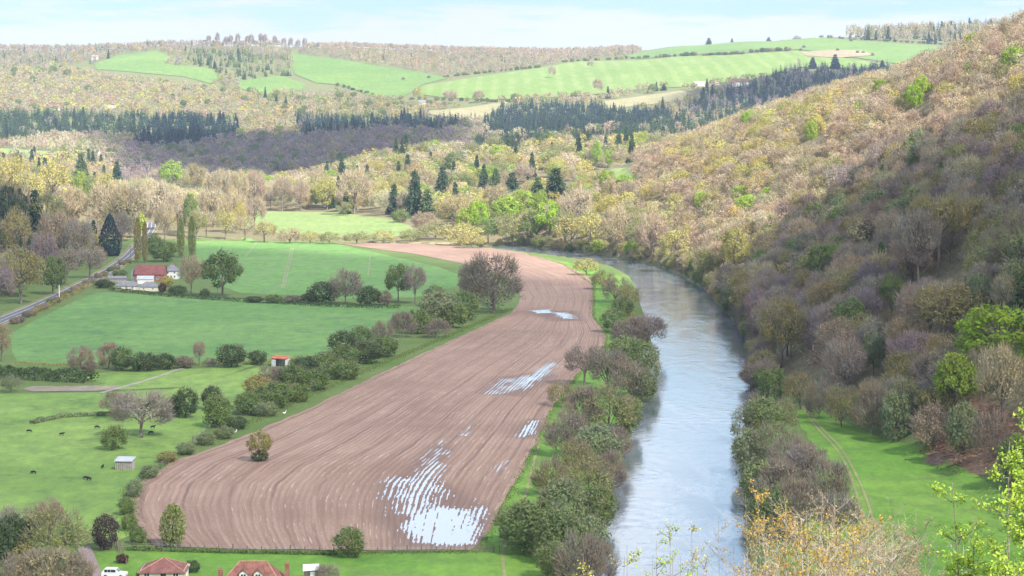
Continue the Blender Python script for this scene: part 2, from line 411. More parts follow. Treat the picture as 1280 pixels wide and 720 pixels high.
WETP = [[gp(*q) for q in pl] for pl in ([(478, 606), (520, 590), (560, 610), (610, 640), (612, 660), (600, 685), (505, 685), (480, 650)], [(600, 492), (625, 472), (675, 466), (690, 470), (650, 496)], [(664, 389), (716, 389), (726, 401), (690, 402)], [(640, 548), (660, 526), (680, 524), (668, 548)], [(480, 620), (545, 555), (560, 562), (500, 640)])]
def wetness(P):
    o = np.zeros(len(P))
    for pl in WETP:
        L_ = np.array(pl + pl[:1]); d_ = seg_dist(P, L_); d_ = np.where(in_poly(P[:, 0], P[:, 1], pl), d_, -d_)
        o = np.maximum(o, np.clip(d_ / 8.0 + 0.65, 0, 1))
    return o
m, k, out = new_mat('ploughed_soil')
p = k.new('ShaderNodeNewGeometry').outputs['Position']; fu = k.attr('furrow').outputs[2]
xyz = k.sep(p)
vv = k.comb(k.math('MULTIPLY', fu, 1.0), k.math('MULTIPLY', xyz[1], 0.02), 0.0)
l1 = k.noise(vv, 0.55, 3.0, 0.7); l2 = k.noise(k.comb(fu, k.math('MULTIPLY', xyz[1], 0.06), 0.0), 2.1, 2.0, 0.6)
pat = k.noise(p, 0.018, 4.0, 0.6, 0.6); gr = k.noise(p, 1.6, 3.0, 0.7); pt2 = k.noise(p, 0.06, 3.0, 0.6)
f = k.math('ADD', k.math('MULTIPLY', l1, 0.40), k.math('ADD', k.math('MULTIPLY', pat, 0.35), k.math('MULTIPLY', gr, 0.25)))
col = k.mix(k.ramp(f, 0.38, 0.62), (0.22, 0.138, 0.104, 1), (0.345, 0.232, 0.178, 1))
fw = k.math('MULTIPLY', k.math('SINE', k.math('MULTIPLY', k.math('ADD', fu, k.math('MULTIPLY', pt2, 0.9)), 2 * math.pi / 1.7)), 1.0)
pale = k.math('MULTIPLY', k.ramp(k.math('ADD', fw, k.math('MULTIPLY', k.math('SUBTRACT', l2, 0.5), 3.4)), 0.85, 1.6), k.ramp(pt2, 0.38, 0.62))
col = k.mix(k.math('MULTIPLY', pale, 0.8), col, (0.54, 0.43, 0.33, 1))
dk = k.math('MULTIPLY', k.ramp(l1, 0.40, 0.30), k.ramp(pat, 0.42, 0.58))
col = k.mix(k.math('MULTIPLY', dk, 0.45), col, (0.13, 0.075, 0.058, 1))
tram = k.math('MULTIPLY', k.ramp(k.math('SINE', k.math('MULTIPLY', k.math('ADD', fu, k.math('MULTIPLY', pt2, 1.2)), 2 * math.pi / 11.0)), 0.93, 0.995), k.ramp(pat, 0.40, 0.55))
col = k.mix(k.math('MULTIPLY', tram, 0.5), col, (0.12, 0.07, 0.055, 1))
wet = k.attr('wet').outputs[2]
wet = k.ramp(k.math('ADD', wet, k.math('MULTIPLY', k.math('SUBTRACT', l1, 0.5), 0.9)), 0.15, 0.85)
col = k.mix(k.math('MULTIPLY', wet, 0.6), col, (0.155, 0.10, 0.085, 1))
princ(k, out, col, 0.8, k.bump(k.math('ADD', fw, k.math('MULTIPLY', gr, 2.0)), 0.5, 0.12), 0.2)
valley_field('ploughed_field', PL, m, 0.16, 5, 0.6, (3.0, 4.0), attr={'furrow': furrow, 'wet': wetness})

# river
m, k, out = new_mat('river_water')
p = k.new('ShaderNodeNewGeometry').outputs['Position']
w1 = k.noise(k.mapping(p, scale=(0.55, 0.5, 1)), 0.5, 4.0, 0.62, 0.8); w2 = k.noise(k.mapping(p, scale=(1, 0.35, 1)), 0.06, 3.0, 0.6, 1.2)
h = k.math('MULTIPLY', w1, k.math('ADD', 0.25, k.ramp(w2, 0.35, 0.65)))
pr = princ(k, out, k.mix(k.ramp(w2, 0.35, 0.7), (0.10, 0.125, 0.14, 1), (0.19, 0.22, 0.26, 1)), 0.10, k.bump(h, 0.20, 0.5), 0.9)
pr.inputs['IOR'].default_value = 1.55
ry = np.concatenate([np.arange(240, 1400, 6.0), np.arange(1400, 1531, 5.0)])
rl = np.interp(ry, RIVD, RIVL) - 2.2; rr_ = np.interp(ry, RIVD, RIVR) + 2.2
tt = np.linspace(0, 1, 9)
Vr = np.stack([rl[:, None] * (1 - tt) + rr_[:, None] * tt, np.repeat(ry[:, None], 9, 1), np.full((len(ry), 9), WZ)], -1)
ii = np.arange(Vr.shape[0] * 9).reshape(-1, 9)
wq = np.stack([ii[:-1, :-1], ii[:-1, 1:], ii[1:, 1:], ii[1:, :-1]], -1).reshape(-1, 4)
tag(link('river_water', mesh_np('river_water', Vr.reshape(-1, 3), wq, [m], smooth=True)), kind='structure')

# standing water left in the wheel rows
m, k, out = new_mat('flood_water')
p = k.new('ShaderNodeNewGeometry').outputs['Position']
pr = princ(k, out, (0.50, 0.47, 0.47, 1), 0.06, k.bump(k.noise(p, 2.0, 2.0), 0.03, 0.1), 0.9); pr.inputs['IOR'].default_value = 1.7
FLOOD = m
def flow_dir(P):
    e = 0.5; f0 = furrow(P); gx = (furrow(P + [e, 0]) - f0) / e; gy = (furrow(P + [0, e]) - f0) / e
    d = np.column_stack([-gy, gx]); return d / (np.linalg.norm(d, axis=1, keepdims=True) + 1e-9)
def flood_obj(poly, seed, level, soft, cell=(.24, .5), per=1.25):
    """water stands where its level is above the furrow: one flat sheet of small cells"""
    pts = [gp(*q) for q in poly]; A_ = np.array(pts); x0, y0 = A_.min(0) - soft; x1, y1 = A_.max(0) + soft
    xs = np.arange(x0, x1, cell[0]); ys = np.arange(y0, y1, cell[1]); gx, gy = np.meshgrid(xs, ys); P = np.column_stack([gx.ravel(), gy.ravel()])
    f_ = furrow(P); d_ = seg_dist(P, np.vstack([A_, A_[:1]])); d_ = np.where(in_poly(P[:, 0], P[:, 1], pts), d_, -d_)
    ridge = .5 + .5 * np.sin(2 * np.pi * (f_ / per + .25 * np.sin(f_ * .8 + seed)))
    dirt = .55 * vnoise(f_ * 3.0, P[:, 1] * .22, 1.0, seed) + .35 * vnoise(f_ * 7.0, P[:, 1] * .6, 1.0, seed + 3) + .25 * vnoise(P[:, 0], P[:, 1], 4.0, seed + 5)
    lev = level * np.clip(d_ / soft + .15, -1, 1)
    cut = (np.sin(2 * np.pi * (f_ / 2.1 + .3 * np.sin(f_ * .45))) > .86) & (vnoise(f_ * 2.0, P[:, 1] * .16, 1.0, seed + 9) > -.25) & (d_ < 7.5)
    lev = np.where(cut, np.minimum(lev, .05), lev)
    h_ = (lev - ridge * .8 - dirt * .75).reshape(gx.shape)
    ok = (h_[:-1, :-1] + h_[1:, :-1] + h_[:-1, 1:] + h_[1:, 1:]) > 0
    ok &= (in_poly(P[:, 0], P[:, 1], [gp(*q) for q in PL]).reshape(gx.shape))[:-1, :-1]
    ix = np.arange(gx.size).reshape(gx.shape); Q = np.stack([ix[:-1, :-1], ix[:-1, 1:], ix[1:, 1:], ix[1:, :-1]], -1)[ok]
    us_, inv = np.unique(Q, return_inverse=True); V = np.column_stack([P[us_], np.full(len(us_), .17 + .012 * seed)])
    tag(link('flood_water', mesh_np('flood_water', V, inv.reshape(-1, 4), [FLOOD])), kind='structure')
flood_obj([(508, 645), (545, 632), (590, 638), (606, 652), (600, 682), (560, 684), (512, 680), (497, 660)], 1, 1.1, 4.5)
flood_obj([(474, 602), (512, 596), (545, 556), (560, 552), (556, 580), (560, 625), (545, 640), (512, 650), (490, 645)], 2, .46, 5.0)
flood_obj([(590, 625), (612, 640), (606, 660), (585, 650)], 7, .8, 4.0)
flood_obj([(600, 493), (618, 476), (655, 470), (676, 474), (648, 491), (622, 495)], 3, .34, 4.0)
flood_obj([(640, 480), (680, 455), (700, 452), (694, 466), (655, 490)], 4, .62, 4.0)
flood_obj([(682, 390), (716, 391), (726, 399), (700, 400)], 5, .7, 5.0)
flood_obj([(660, 389), (690, 387), (692, 392), (668, 393)], 6, .8, 3.0)
flood_obj([(644, 547), (660, 528), (676, 525), (668, 545), (655, 548)], 8, .9, 3.0)
flood_obj([(572, 545), (590, 533), (586, 547)], 9, .7, 3.0)
flood_obj([(618, 594), (630, 574), (634, 578), (624, 598)], 10, .7, 3.0)

def ribbon(name, pts, width, mat, off, step=4.0, raw=False):
    P = np.array([q if raw else gp(*q) for q in pts]); out = []
    for a, b in zip(P[:-1], P[1:]):
        n = max(1, int(np.hypot(*(b - a)) / step)); out += [a + (b - a) * j / n for j in range(n)]
    out = np.array(out + [P[-1]])
    for _ in range(12): out[1:-1] = 0.25 * out[:-2] + 0.5 * out[1:-1] + 0.25 * out[2:]
    t = np.gradient(out, axis=0); t /= np.linalg.norm(t, axis=1, keepdims=True); nn = np.column_stack([-t[:, 1], t[:, 0]]) * width / 2
    A, B = out + nn, out - nn
    V = np.empty((2 * len(out), 3)); V[0::2, :2] = A; V[1::2, :2] = B; V[:, 2] = np.repeat(T(out[:, 0], out[:, 1]) + off, 2)
    Q = np.array([(2 * i, 2 * i + 1, 2 * i + 3, 2 * i + 2) for i in range(len(out) - 1)])
    o = link(name, mesh_np(name, V, Q[:, ::-1], [mat])); tag(o, kind='structure'); return o
ROAD = [(-60, 428), (0, 401), (40, 385), (80, 367), (110, 352), (140, 336), (160, 321), (174, 306), (184, 294), (189, 286), (190, 279)]
ASPH = simple_mat('asphalt', (0.115, 0.115, 0.13), 0.8, 0.12, 0.6); VERGE = G_PAST
ribbon('road_verge', ROAD, 12.5, field_mat('verge_grass', (0.16, 0.17, 0.07), (0.24, 0.21, 0.12), 0.05, 1.0), 0.10)
ribbon('road', ROAD, 7.4, ASPH, 0.20)
WPAINT = simple_mat('white_paint', (0.75, 0.75, 0.73), 0.6, 0.06)
rp = np.array([gp(*q) for q in ROAD])
for sgn in (-1, 1):
    t = np.gradient(rp, axis=0); t /= np.linalg.norm(t, axis=1, keepdims=True)
    q = rp + np.column_stack([-t[:, 1], t[:, 0]]) * 3.2 * sgn
    ribbon('road_edge_line', [tuple(x) for x in q], 0.25, WPAINT, 0.215, raw=True)
ribbon('road_centre_line', ROAD, 0.22, WPAINT, 0.215)
DIRT = field_mat('worn_track', (0.20, 0.23, 0.08), (0.28, 0.27, 0.13), 0.05, 1.0)
GRAV = simple_mat('gravel', (0.27, 0.21, 0.20), 0.9, 0.2, 2.0)
ribbon('path', [(1002, 508), (1020, 535), (1045, 560), (1060, 585), (1070, 615), (1082, 660), (1090, 740)], 0.6, DIRT, 0.14)
ribbon('path', [(1004, 508), (1026, 535), (1052, 560), (1066, 585), (1080, 615), (1095, 660), (1110, 740)], 0.6, DIRT, 0.145)
ribbon('path', [(676, 548), (668, 575), (662, 600), (652, 640), (625, 690), (632, 725)], 0.7, DIRT, 0.13)
ribbon('driveway', [(104, 684), (112, 700), (120, 716), (124, 745)], 2.6, GRAV, 0.16)
for a, b in (((352, 360), (364, 310)), ((355, 360), (367, 310)), ((306, 322), (322, 301)), ((460, 345), (463, 318))):
    ribbon('wheel_track', [a, b], 0.9, field_mat('wheel_track_grass', (0.21, 0.26, 0.12), (0.25, 0.28, 0.15)), 0.16)
valley_field('reed_bed', [(26, 487), (40, 483), (80, 483), (150, 482), (142, 487), (120, 489), (40, 490)], G_BRUSH, 0.14, 4, 0.5)
ribbon('ditch_track', [(125, 492), (160, 483), (190, 474), (215, 465), (235, 459)], 1.8, field_mat('stony_track', (0.27, 0.25, 0.20), (0.34, 0.31, 0.25), 0.05, 1.0), 0.2)
valley_field('river_bank', [(425, 304), (480, 301), (560, 303), (620, 307), (612, 309), (560, 306), (500, 302.5), (430, 305)], G_SAND, 0.09, 4, 0.4)
valley_field('river_bank', [(1150, 578), (1185, 560), (1220, 555), (1262, 575), (1290, 605), (1240, 607), (1195, 598), (1180, 585)], field_mat('dead_bracken', (0.17, 0.10, 0.065), (0.30, 0.20, 0.135), 0.1, 1.0), 0.12, 4, 0.8)

# far pastures
far_field('hill_field', [(118, 80), (150, 69), (195, 64), (214, 72), (206, 80), (262, 86), (278, 98), (264, 105), (230, 96), (150, 89), (120, 87)], G_HILL)
far_field('hill_field', [(298, 101), (350, 95), (384, 106), (375, 113), (330, 119), (300, 111)], G_HILL)
far_field('hill_field', [(362, 67), (420, 74), (480, 84), (536, 93), (560, 98), (528, 106), (500, 124), (462, 120), (430, 107), (395, 104), (368, 93)], G_HILL)
far_field('hill_field', [(530, 107), (600, 96), (690, 83), (722, 77), (800, 76), (850, 71), (930, 68), (1000, 64), (1100, 80), (1080, 88), (1000, 84), (940, 100), (870, 108), (800, 112), (740, 119), (690, 122), (620, 125), (560, 123), (520, 118)], G_HILLS)
far_field('hill_field', [(780, 70), (830, 61), (880, 53), (940, 49), (1010, 47), (1100, 53), (1170, 58), (1180, 66), (1120, 80), (1000, 62), (925, 66), (850, 69), (800, 74)], G_HILL)
far_field('hill_field', [(330, 222), (400, 213), (440, 200), (500, 187), (560, 179), (580, 180), (572, 185), (520, 192), (450, 206), (400, 219), (345, 228)], G_HILL)
far_field('hill_field', [(-60, 186), (0, 186), (60, 190), (132, 199), (130, 206), (60, 203), (0, 199), (-60, 199)], G_LIT)
far_field('hill_field', [(755, 127), (800, 121), (850, 114), (868, 118), (850, 126), (800, 133), (760, 136)], G_SAND)
far_field('hill_field', [(755, 212), (790, 211), (798, 222), (770, 228), (750, 222)], G_LIT)
far_field('hill_field', [(585, 135), (640, 126), (600, 150), (575, 150), (520, 140)], G_SAND)
for q in ((1040, 63, 70, 6), ):
    far_field('worn_ground', [(1000, 66), (1040, 63), (1080, 64), (1090, 70), (1050, 73), (1010, 71)], field_mat('worn_soil', (0.26, 0.21, 0.13), (0.30, 0.25, 0.16)), 1.6)

# ------------------------------------------------------------------ clouds high above (they cast the cloud shade) and the air
def cloud(name, outline, alt, opacity, soft, seed, label):
    """outline: ground points (X, Y, Z) whose shade edge it makes; moved up along the sun ray to the cloud's own height"""
    pts = [(x + (alt - z) * SUN.x / SUN.z, y + (alt - z) * SUN.y / SUN.z) for x, y, z in outline]
    P = np.array(pts); c = P.mean(0)
    # distance-to-edge stored on the mesh drives how thick (opaque) the cloud is
    n = 60
    gx, gy = np.meshgrid(np.linspace(P[:, 0].min() - soft, P[:, 0].max() + soft, n), np.linspace(P[:, 1].min() - soft, P[:, 1].max() + soft, n))
    q = np.column_stack([gx.ravel(), gy.ravel()]); d = seg_dist(q, np.vstack([P, P[:1]]))
    d = np.where(in_poly(q[:, 0], q[:, 1], pts), d, -d)
    d = d + soft * 0.35 * vnoise(q[:, 0], q[:, 1], soft * 1.2, seed)
    th = np.clip(d / soft * 0.5 + 0.5, 0, 1); th = th * th * (3 - 2 * th)
    top = alt + 20 + 60 * th + 14 * vnoise(q[:, 0], q[:, 1], 45, seed + 1) * th; bot = alt + 20 - 14 * th
    N = len(q); ix = np.arange(N).reshape(n, n)
    a = np.stack([ix[:-1, :-1], ix[:-1, 1:], ix[1:, 1:], ix[1:, :-1]], -1).reshape(-1, 4)
    keep = (th[a].max(1) > 0.003); a = a[keep]
    V = np.vstack([np.column_stack([q, top]), np.column_stack([q, bot])])
    me = mesh_np(name, V, np.vstack([a, a[:, ::-1] + N]), [], {'thick': np.concatenate([th, th])}, smooth=True)
    m, k, out = new_mat(name)
    t = k.attr('thick').outputs[2]
    p = k.new('ShaderNodeNewGeometry').outputs['Position']
    nz = k.noise(p, 0.012, 4.0, 0.6)
    # two surfaces are crossed: each lets through the square root
    al = k.math('MULTIPLY', t, k.math('MULTIPLY', k.math('ADD', 0.75, k.math('MULTIPLY', nz, 0.5)), opacity), clamp=True)
    tr = k.new('ShaderNodeBsdfTransparent'); df = k.new('ShaderNodeBsdfDiffuse'); df.inputs[0].default_value = (0.9, 0.9, 0.9, 1)
    mx = k.new('ShaderNodeMixShader'); k.l.new(al, mx.inputs[0]); k.l.new(tr.outputs[0], mx.inputs[1]); k.l.new(df.outputs[0], mx.inputs[2])
    k.l.new(mx.outputs[0], out.inputs[0]); me.materials.append(m)
    tag(link('clouds', me), kind='stuff')
ALT = 700.0
# one over the near valley (thin), one denser over the foot of the steep hill, one over the purple wood, one over the far conifers
def bp(px, py): x, y, z = base_at(px, py); return (x, y, z)
EDGE = [bp(948, 348), bp(998, 296), bp(1038, 270), bp(1149, 220), bp(1278, 182), bp(1420, 140)]
cloud('cloud_over_valley', [(-900, 250, 0), (-900, 1480, 0), (-260, 1440, 0), (-205, 1385, 0), (-60, 1275, 0), (21, 1110, 0), (60, 1040, 0)] + EDGE + [(560, 900, 100), (560, 150, 0)], ALT, 0.40, 40, 1, '')
cloud('cloud_over_hillside', [(85, 940, 0)] + EDGE + [(560, 900, 100), (560, 560, 60), (180, 540, 0), (115, 520, 0), (85, 620, 0), (75, 800, 0)], ALT + 110, 0.34, 22, 2, '')
cloud('cloud_over_wood', [bp(130, 180), bp(180, 214), bp(300, 232), bp(400, 218), bp(470, 202), bp(585, 186), bp(590, 165), bp(480, 160), bp(370, 170), bp(290, 176), bp(240, 170), bp(150, 172)], ALT + 60, 0.62, 70, 3, '')
cloud('cloud_over_conifers', [bp(840, 142), bp(900, 128), bp(980, 130), bp(1040, 118), bp(1100, 96), bp(1130, 86), bp(1020, 92), bp(940, 104), bp(870, 120)], ALT + 90, 0.6, 60, 4, '')
# ------------------------------------------------------------------ trees: shapes (unit height, unit width)
def unit(v): return v / (np.linalg.norm(v, axis=-1, keepdims=True) + 1e-9)
class Geo:
    def __init__(s): s.V = []; s.Q = []; s.r = []; s.t = []; s.n = 0
    def kites(s, P, D, L, Wd, rg, twig, rnd=None):
        n = len(P); side = unit(np.cross(D, rg.normal(size=(n, 3)))); L = np.broadcast_to(L, n)[:, None]; Wd = np.broadcast_to(Wd, n)[:, None]
        mid = P + D * L * 0.45
        V = np.stack([P, mid + side * Wd * .5, P + D * L, mid - side * Wd * .5], 1).reshape(-1, 3)
        s._push(V, n, rg, twig, rnd)
    def leaves(s, P, N, S, rg, twig=0.0, rnd=None, ratio=.62):
        n = len(P); t = unit(np.cross(N, rg.normal(size=(n, 3)))); b = np.cross(N, t); S = np.broadcast_to(S, n)[:, None]
        V = np.stack([P + t * S, P + b * S * ratio, P - t * S, P - b * S * ratio], 1).reshape(-1, 3)
        s._push(V, n, rg, twig, rnd)
    def _push(s, V, n, rg, twig, rnd):
        s.V.append(V); s.Q.append(np.arange(4 * n).reshape(n, 4) + s.n); s.n += 4 * n
        s.r.append(np.repeat(rg.random(n) if rnd is None else rnd, 4)); s.t.append(np.repeat(np.full(n, float(twig)), 4))
    def arr(s): return np.vstack(s.V).astype(np.float32), np.vstack(s.Q), np.concatenate(s.r).astype(np.float32), np.concatenate(s.t).astype(np.float32)

def lobes(rg, nl, rl, zmin=-0.35):
    d = []
    while len(d) < nl:
        v = unit(rg.normal(size=3))
        if v[2] > zmin and all(np.dot(v, w) < 0.86 for w in d[-40:]) or rg.random() < 0.04: d.append(v)
    d = np.array(d); return d, d * (0.97 - rl) , rg.uniform(rl * 0.75, rl * 1.2, nl)
def lobe_points(rg, n, d, c, r, fill=0.45):
    i = rg.integers(0, len(d), n); u = unit(rg.normal(size=(n, 3)) + d[i] * 0.9)
    return c[i] + u * (r[i] * rg.random(n) ** fill)[:, None], u, i
def place(P, zc, rz): return np.column_stack([P[:, 0] * .5, P[:, 1] * .5, zc + P[:, 2] * rz])

def crown_bare(seed, n, wd, ln, zc=0.60, rz=0.40, nl=16, rl=0.42, leaf=0, lsz=0.02, up=0.35, spray=0, ssz=.03):
    rg = np.random.default_rng(seed); g = Geo(); d, c, r = lobes(rg, nl, rl, -0.55)
    P, u, i = lobe_points(rg, n, d, c, r, 0.55)
    root = np.array([0, 0, -0.75]); D = unit(unit(P - root) * 1.0 + u * 0.35 + rg.normal(size=P.shape) * 0.28 + [0, 0, up])
    rnd = np.clip(rg.random(n) * 0.6 + 0.4 * rg.random(nl)[i], 0, 1)
    g.kites(place(P, zc, rz), D, ln * rg.uniform(.6, 1.3, n), wd * rg.uniform(.6, 1.3, n), rg, 1.0 if leaf else 0.35, rnd)
    if spray:
        # outermost twig sprays, spread over the crown surface
        P, u, i = lobe_points(rg, spray, d, c, r, 0.30); N = unit(u + unit(P) * .4 + rg.normal(size=P.shape) * 0.45 + [0, 0, .25])
        g.leaves(place(P, zc, rz), N, ssz * rg.uniform(.6, 1.4, spray), rg, 0.15, np.clip(rg.random(spray) * 0.55 + 0.45 * rg.random(nl)[i], 0, 1), .34)
    if leaf:
        P, u, i = lobe_points(rg, leaf, d, c, r, 0.35); N = unit(u + rg.normal(size=P.shape) * 0.7 + [0, 0, .3])
        g.leaves(place(P, zc, rz), N, lsz * rg.uniform(.6, 1.35, leaf), rg, 0.0, np.clip(rg.random(leaf) * 0.5 + 0.5 * rg.random(nl)[i], 0, 1))
    return g.arr(), (d, c, zc, rz)
def crown_leafy(seed, n, lsz, zc=0.55, rz=0.45, nl=26, rl=0.33, zmin=-0.5, jit=0.6, fill=0.3, core=0):
    rg = np.random.default_rng(seed); g = Geo(); d, c, r = lobes(rg, nl, rl, zmin)
    P, u, i = lobe_points(rg, n, d, c, r, fill); N = unit(u + rg.normal(size=P.shape) * jit + [0, 0, .25])
    Q = place(P, zc, rz); Q[:, 2] = np.maximum(Q[:, 2], 0.01)
    g.leaves(Q, N, lsz * rg.uniform(.6, 1.4, n), rg, 0.0, np.clip(rg.random(n) * 0.55 + 0.45 * rg.random(nl)[i], 0, 1))
    nk = n // 4
    P, u, i = lobe_points(rg, nk, d, c, r, 0.5); Q = place(P, zc, rz); Q[:, 2] = np.maximum(Q[:, 2], 0.01)
    g.kites(Q, unit(u + [0, 0, .6]), lsz * 4.5, lsz * 0.35, rg, 0.9)
    return g.arr(), (d, c, zc, rz)
def crown_conifer(seed, levels, per, hang=True, z0=0.10, taper=0.85, ragged=0.25):
    rg = np.random.default_rng(seed); g = Geo(); P = []; D = []; L = []; Wd = []; H = []
    for q in range(levels):
        z = z0 + (1 - z0) * (q / levels) ** 0.92; rad = 0.5 * (1 - (z - z0) / (1.02 - z0)) ** taper
        for j in range(per):
            a = 2 * math.pi * (j + rg.random()) / per; l = rad * rg.uniform(1 - ragged, 1.05)
            dr = -0.25 * l * rg.uniform(.3, 1.6) if z < .85 else 0.3 * l
            tip = np.array([math.cos(a) * l, math.sin(a) * l, dr * 0.9]); ll = np.linalg.norm(tip)
            P.append((0, 0, z)); D.append(tip / ll); L.append(ll); Wd.append(l * rg.uniform(.35, .6))
            if hang:
                for s in range(3):
                    t = rg.uniform(.35, 1.0); b = np.array([0, 0, z]) + tip * t + rg.normal(size=3) * [.02, .02, .004]
                    P.append(b); D.append(unit(np.array([math.cos(a + rg.normal() * .8), math.sin(a + rg.normal() * .8), -0.5 + rg.normal() * .3]))); L.append(rg.uniform(.05, .10)); Wd.append(rg.uniform(.03, .06))
    P.append((0, 0, .93)); D.append(np.array([0, 0, 1.0])); L.append(.07); Wd.append(.03)
    P, D, L, Wd = map(np.array, (P, D, L, Wd)); g.kites(P, D, L, Wd, rg, 0.0); return g.arr(), None
def crown_poplar(seed, n, wd, ln):
    rg = np.random.default_rng(seed); g = Geo(); z = rg.uniform(.06, .97, n); rad = .5 * np.sin(np.pi * np.clip(z * .9 + .08, 0, 1)) ** .6 * rg.random(n) ** .5
    a = rg.random(n) * 2 * np.pi; P = np.column_stack([np.cos(a) * rad, np.sin(a) * rad, z])
    D = unit(np.column_stack([np.cos(a) * .5, np.sin(a) * .5, np.full(n, .16)]) + rg.normal(size=(n, 3)) * [.5, .5, .04])
    g.kites(P, D, ln * rg.uniform(.6, 1.3, n), wd, rg, 0.25)
    m = n // 2; z = rg.uniform(.06, .97, m); rad = .5 * np.sin(np.pi * np.clip(z * .9 + .08, 0, 1)) ** .6 * rg.random(m) ** .4; a = rg.random(m) * 2 * np.pi
    P = np.column_stack([np.cos(a) * rad, np.sin(a) * rad, z]); g.leaves(P, unit(rg.normal(size=(m, 3))), .05, rg, 0.0); return g.arr(), None
def crown_cone(seed, n, lsz):
    rg = np.random.default_rng(seed); g = Geo(); z = rg.random(n) ** 1.4 * .97 + .02
    rad = .5 * np.minimum(1, (1.02 - z) * 1.75) ** .8 * np.minimum(1, .78 + z * 2.0) * rg.uniform(.80, 1.03, n); a = rg.random(n) * 2 * np.pi
    P = np.column_stack([np.cos(a) * rad, np.sin(a) * rad, z]); N = unit(np.column_stack([np.cos(a), np.sin(a), np.full(n, .5)]) + rg.normal(size=(n, 3)) * .6)
    g.leaves(P, N, lsz * rg.uniform(.6, 1.4, n), rg, 0.0); return g.arr(), None

def trunk_mesh(name, seed, info, rad=0.022, top=0.72, limbs=9, z0=0.18, mat=None):
    r = random.Random(seed); mb = MB()
    pts = [(0, 0, -0.02)]; x = y = 0
    for s in range(1, 6):
        x += r.uniform(-.012, .012); y += r.uniform(-.012, .012); pts.append((x, y, top * s / 5))
    mb.tube(pts, [rad * 1.35, rad, rad * .85, rad * .65, rad * .42, rad * .15], 6)
    if info is not None:
        d, c, zc, rz = info
        ids = list(range(len(c))); r.shuffle(ids)
        for i in ids[:limbs]:
            e = Vector((c[i][0] * .5, c[i][1] * .5, zc + c[i][2] * rz)); zb = max(z0, min(e.z - 0.12, r.uniform(z0, top * .7)))
            b = Vector((0, 0, zb)); m_ = b.lerp(e, .5) + Vector((0, 0, .03)); w = rad * .5
            tip = b + (e - b) * 1.35
            mb.tube([b, m_, e, tip], [w, w * .75, w * .5, w * .12], 5)
            for q in range(3):
                f = m_.lerp(e, r.uniform(.1, .9)); g_ = f + Vector((r.uniform(-.12, .12), r.uniform(-.12, .12), r.uniform(.04, .16)))
                mb.tube([f, f.lerp(g_, .5) + Vector((0, 0, .01)), g_], [w * .4, w * .3, w * .08], 4)
    return mb.mesh(name, mat or bark_mat())

PROTO = {}; LOD = {}
def near_mesh(name, arr, mat):
    V, Q, rr, t = arr; return mesh_np(name, V, Q, [mat], {'rnd': rr, 'twig': t})
FM = foliage_mat('foliage'); FMS = foliage_mat('woodland_foliage', True)
CM = foliage_mat('needles', False, 0.08); CMS = foliage_mat('woodland_needles', True, 0.08)
def add_proto(kind, arr, info, mat, seed, tr=True, **kw):
    tm = trunk_mesh(kind + '_trunk', seed, info, **kw) if tr else None
    PROTO.setdefault(kind, []).append((near_mesh(kind + '_crown', arr, mat), tm))
for s in range(5):
    a, i = crown_bare(10 + s, 2000, .010, .12, nl=15 + s, rl=.38, zc=.58, rz=.42, spray=1500, ssz=.026); add_proto('bare_tree', a, i, FM, s, limbs=12)
    a, i = crown_bare(30 + s, 900, .010, .11, nl=15 + s, rl=.38, zc=.58, rz=.42, leaf=1700, lsz=.020); add_proto('budding_tree', a, i, FM, s, limbs=10)
    LOD.setdefault('bare_tree', []).append(crown_bare(50 + s, 110, .016, .13, nl=13, rl=.36, zc=.52, rz=.48, spray=480, ssz=.040)[0])
    LOD.setdefault('budding_tree', []).append(crown_bare(70 + s, 90, .016, .13, nl=14, rl=.35, zc=.52, rz=.48, leaf=460, lsz=.036)[0])
for s in range(4):
    a, i = crown_leafy(90 + s, 2600, .026, zc=.56, rz=.44); add_proto('leafy_tree', a, i, FM, s, limbs=8)
    LOD.setdefault('leafy_tree', []).append(crown_leafy(110 + s, 480, .048, zc=.52, rz=.48, nl=18)[0])
    a, i = crown_conifer(130 + s, 24, 9); add_proto('conifer_tree', a, None, CM, s, rad=.014, top=.95)
    LOD.setdefault('conifer_tree', []).append(crown_conifer(150 + s, 11, 7, False)[0])
    a, i = crown_bare(270 + s, 2800, .008, .10, nl=22, rl=.34, zc=.52, rz=.48, spray=2600, ssz=.022, up=.45); add_proto('dense_bare_tree', a, i, FM, s, limbs=14, z0=.1)
    a, i = crown_leafy(170 + s, 2200, .030, zc=.48, rz=.52, nl=26, rl=.38, zmin=-.85, fill=.46); add_proto('bush', a, i, FM, s, rad=.02, top=.4, limbs=6, z0=.05)
    a, i = crown_bare(190 + s, 2000, .012, .15, nl=14, rl=.40, zc=.46, rz=.52, leaf=250, lsz=.020, up=.5, spray=900, ssz=.028); add_proto('bare_bush', a, i, FM, s, rad=.016, top=.4, limbs=8, z0=.04)
    a, i = crown_bare(210 + s, 900, .012, .14, nl=18, rl=.38, zc=.47, rz=.52, leaf=1500, lsz=.022, up=.4); add_proto('willow_bush', a, i, FM, s, rad=.018, top=.4, limbs=8, z0=.04)
a, i = crown_leafy(261, 3200, .026, zc=.5, rz=.5, nl=50, rl=.34, zmin=-.95, fill=.30); add_proto('evergreen_tree', a, i, CM, 1, rad=.02, top=.4, limbs=4, z0=.05)
for s in range(2):
    a, i = crown_poplar(230 + s, 1500, .05, .06); add_proto('poplar_tree', a, None, FM, s, rad=.03, top=.9)
    a, i = crown_cone(240 + s, 2600, .034); add_proto('cypress_tree', a, None, CM, s, rad=.03, top=.5)
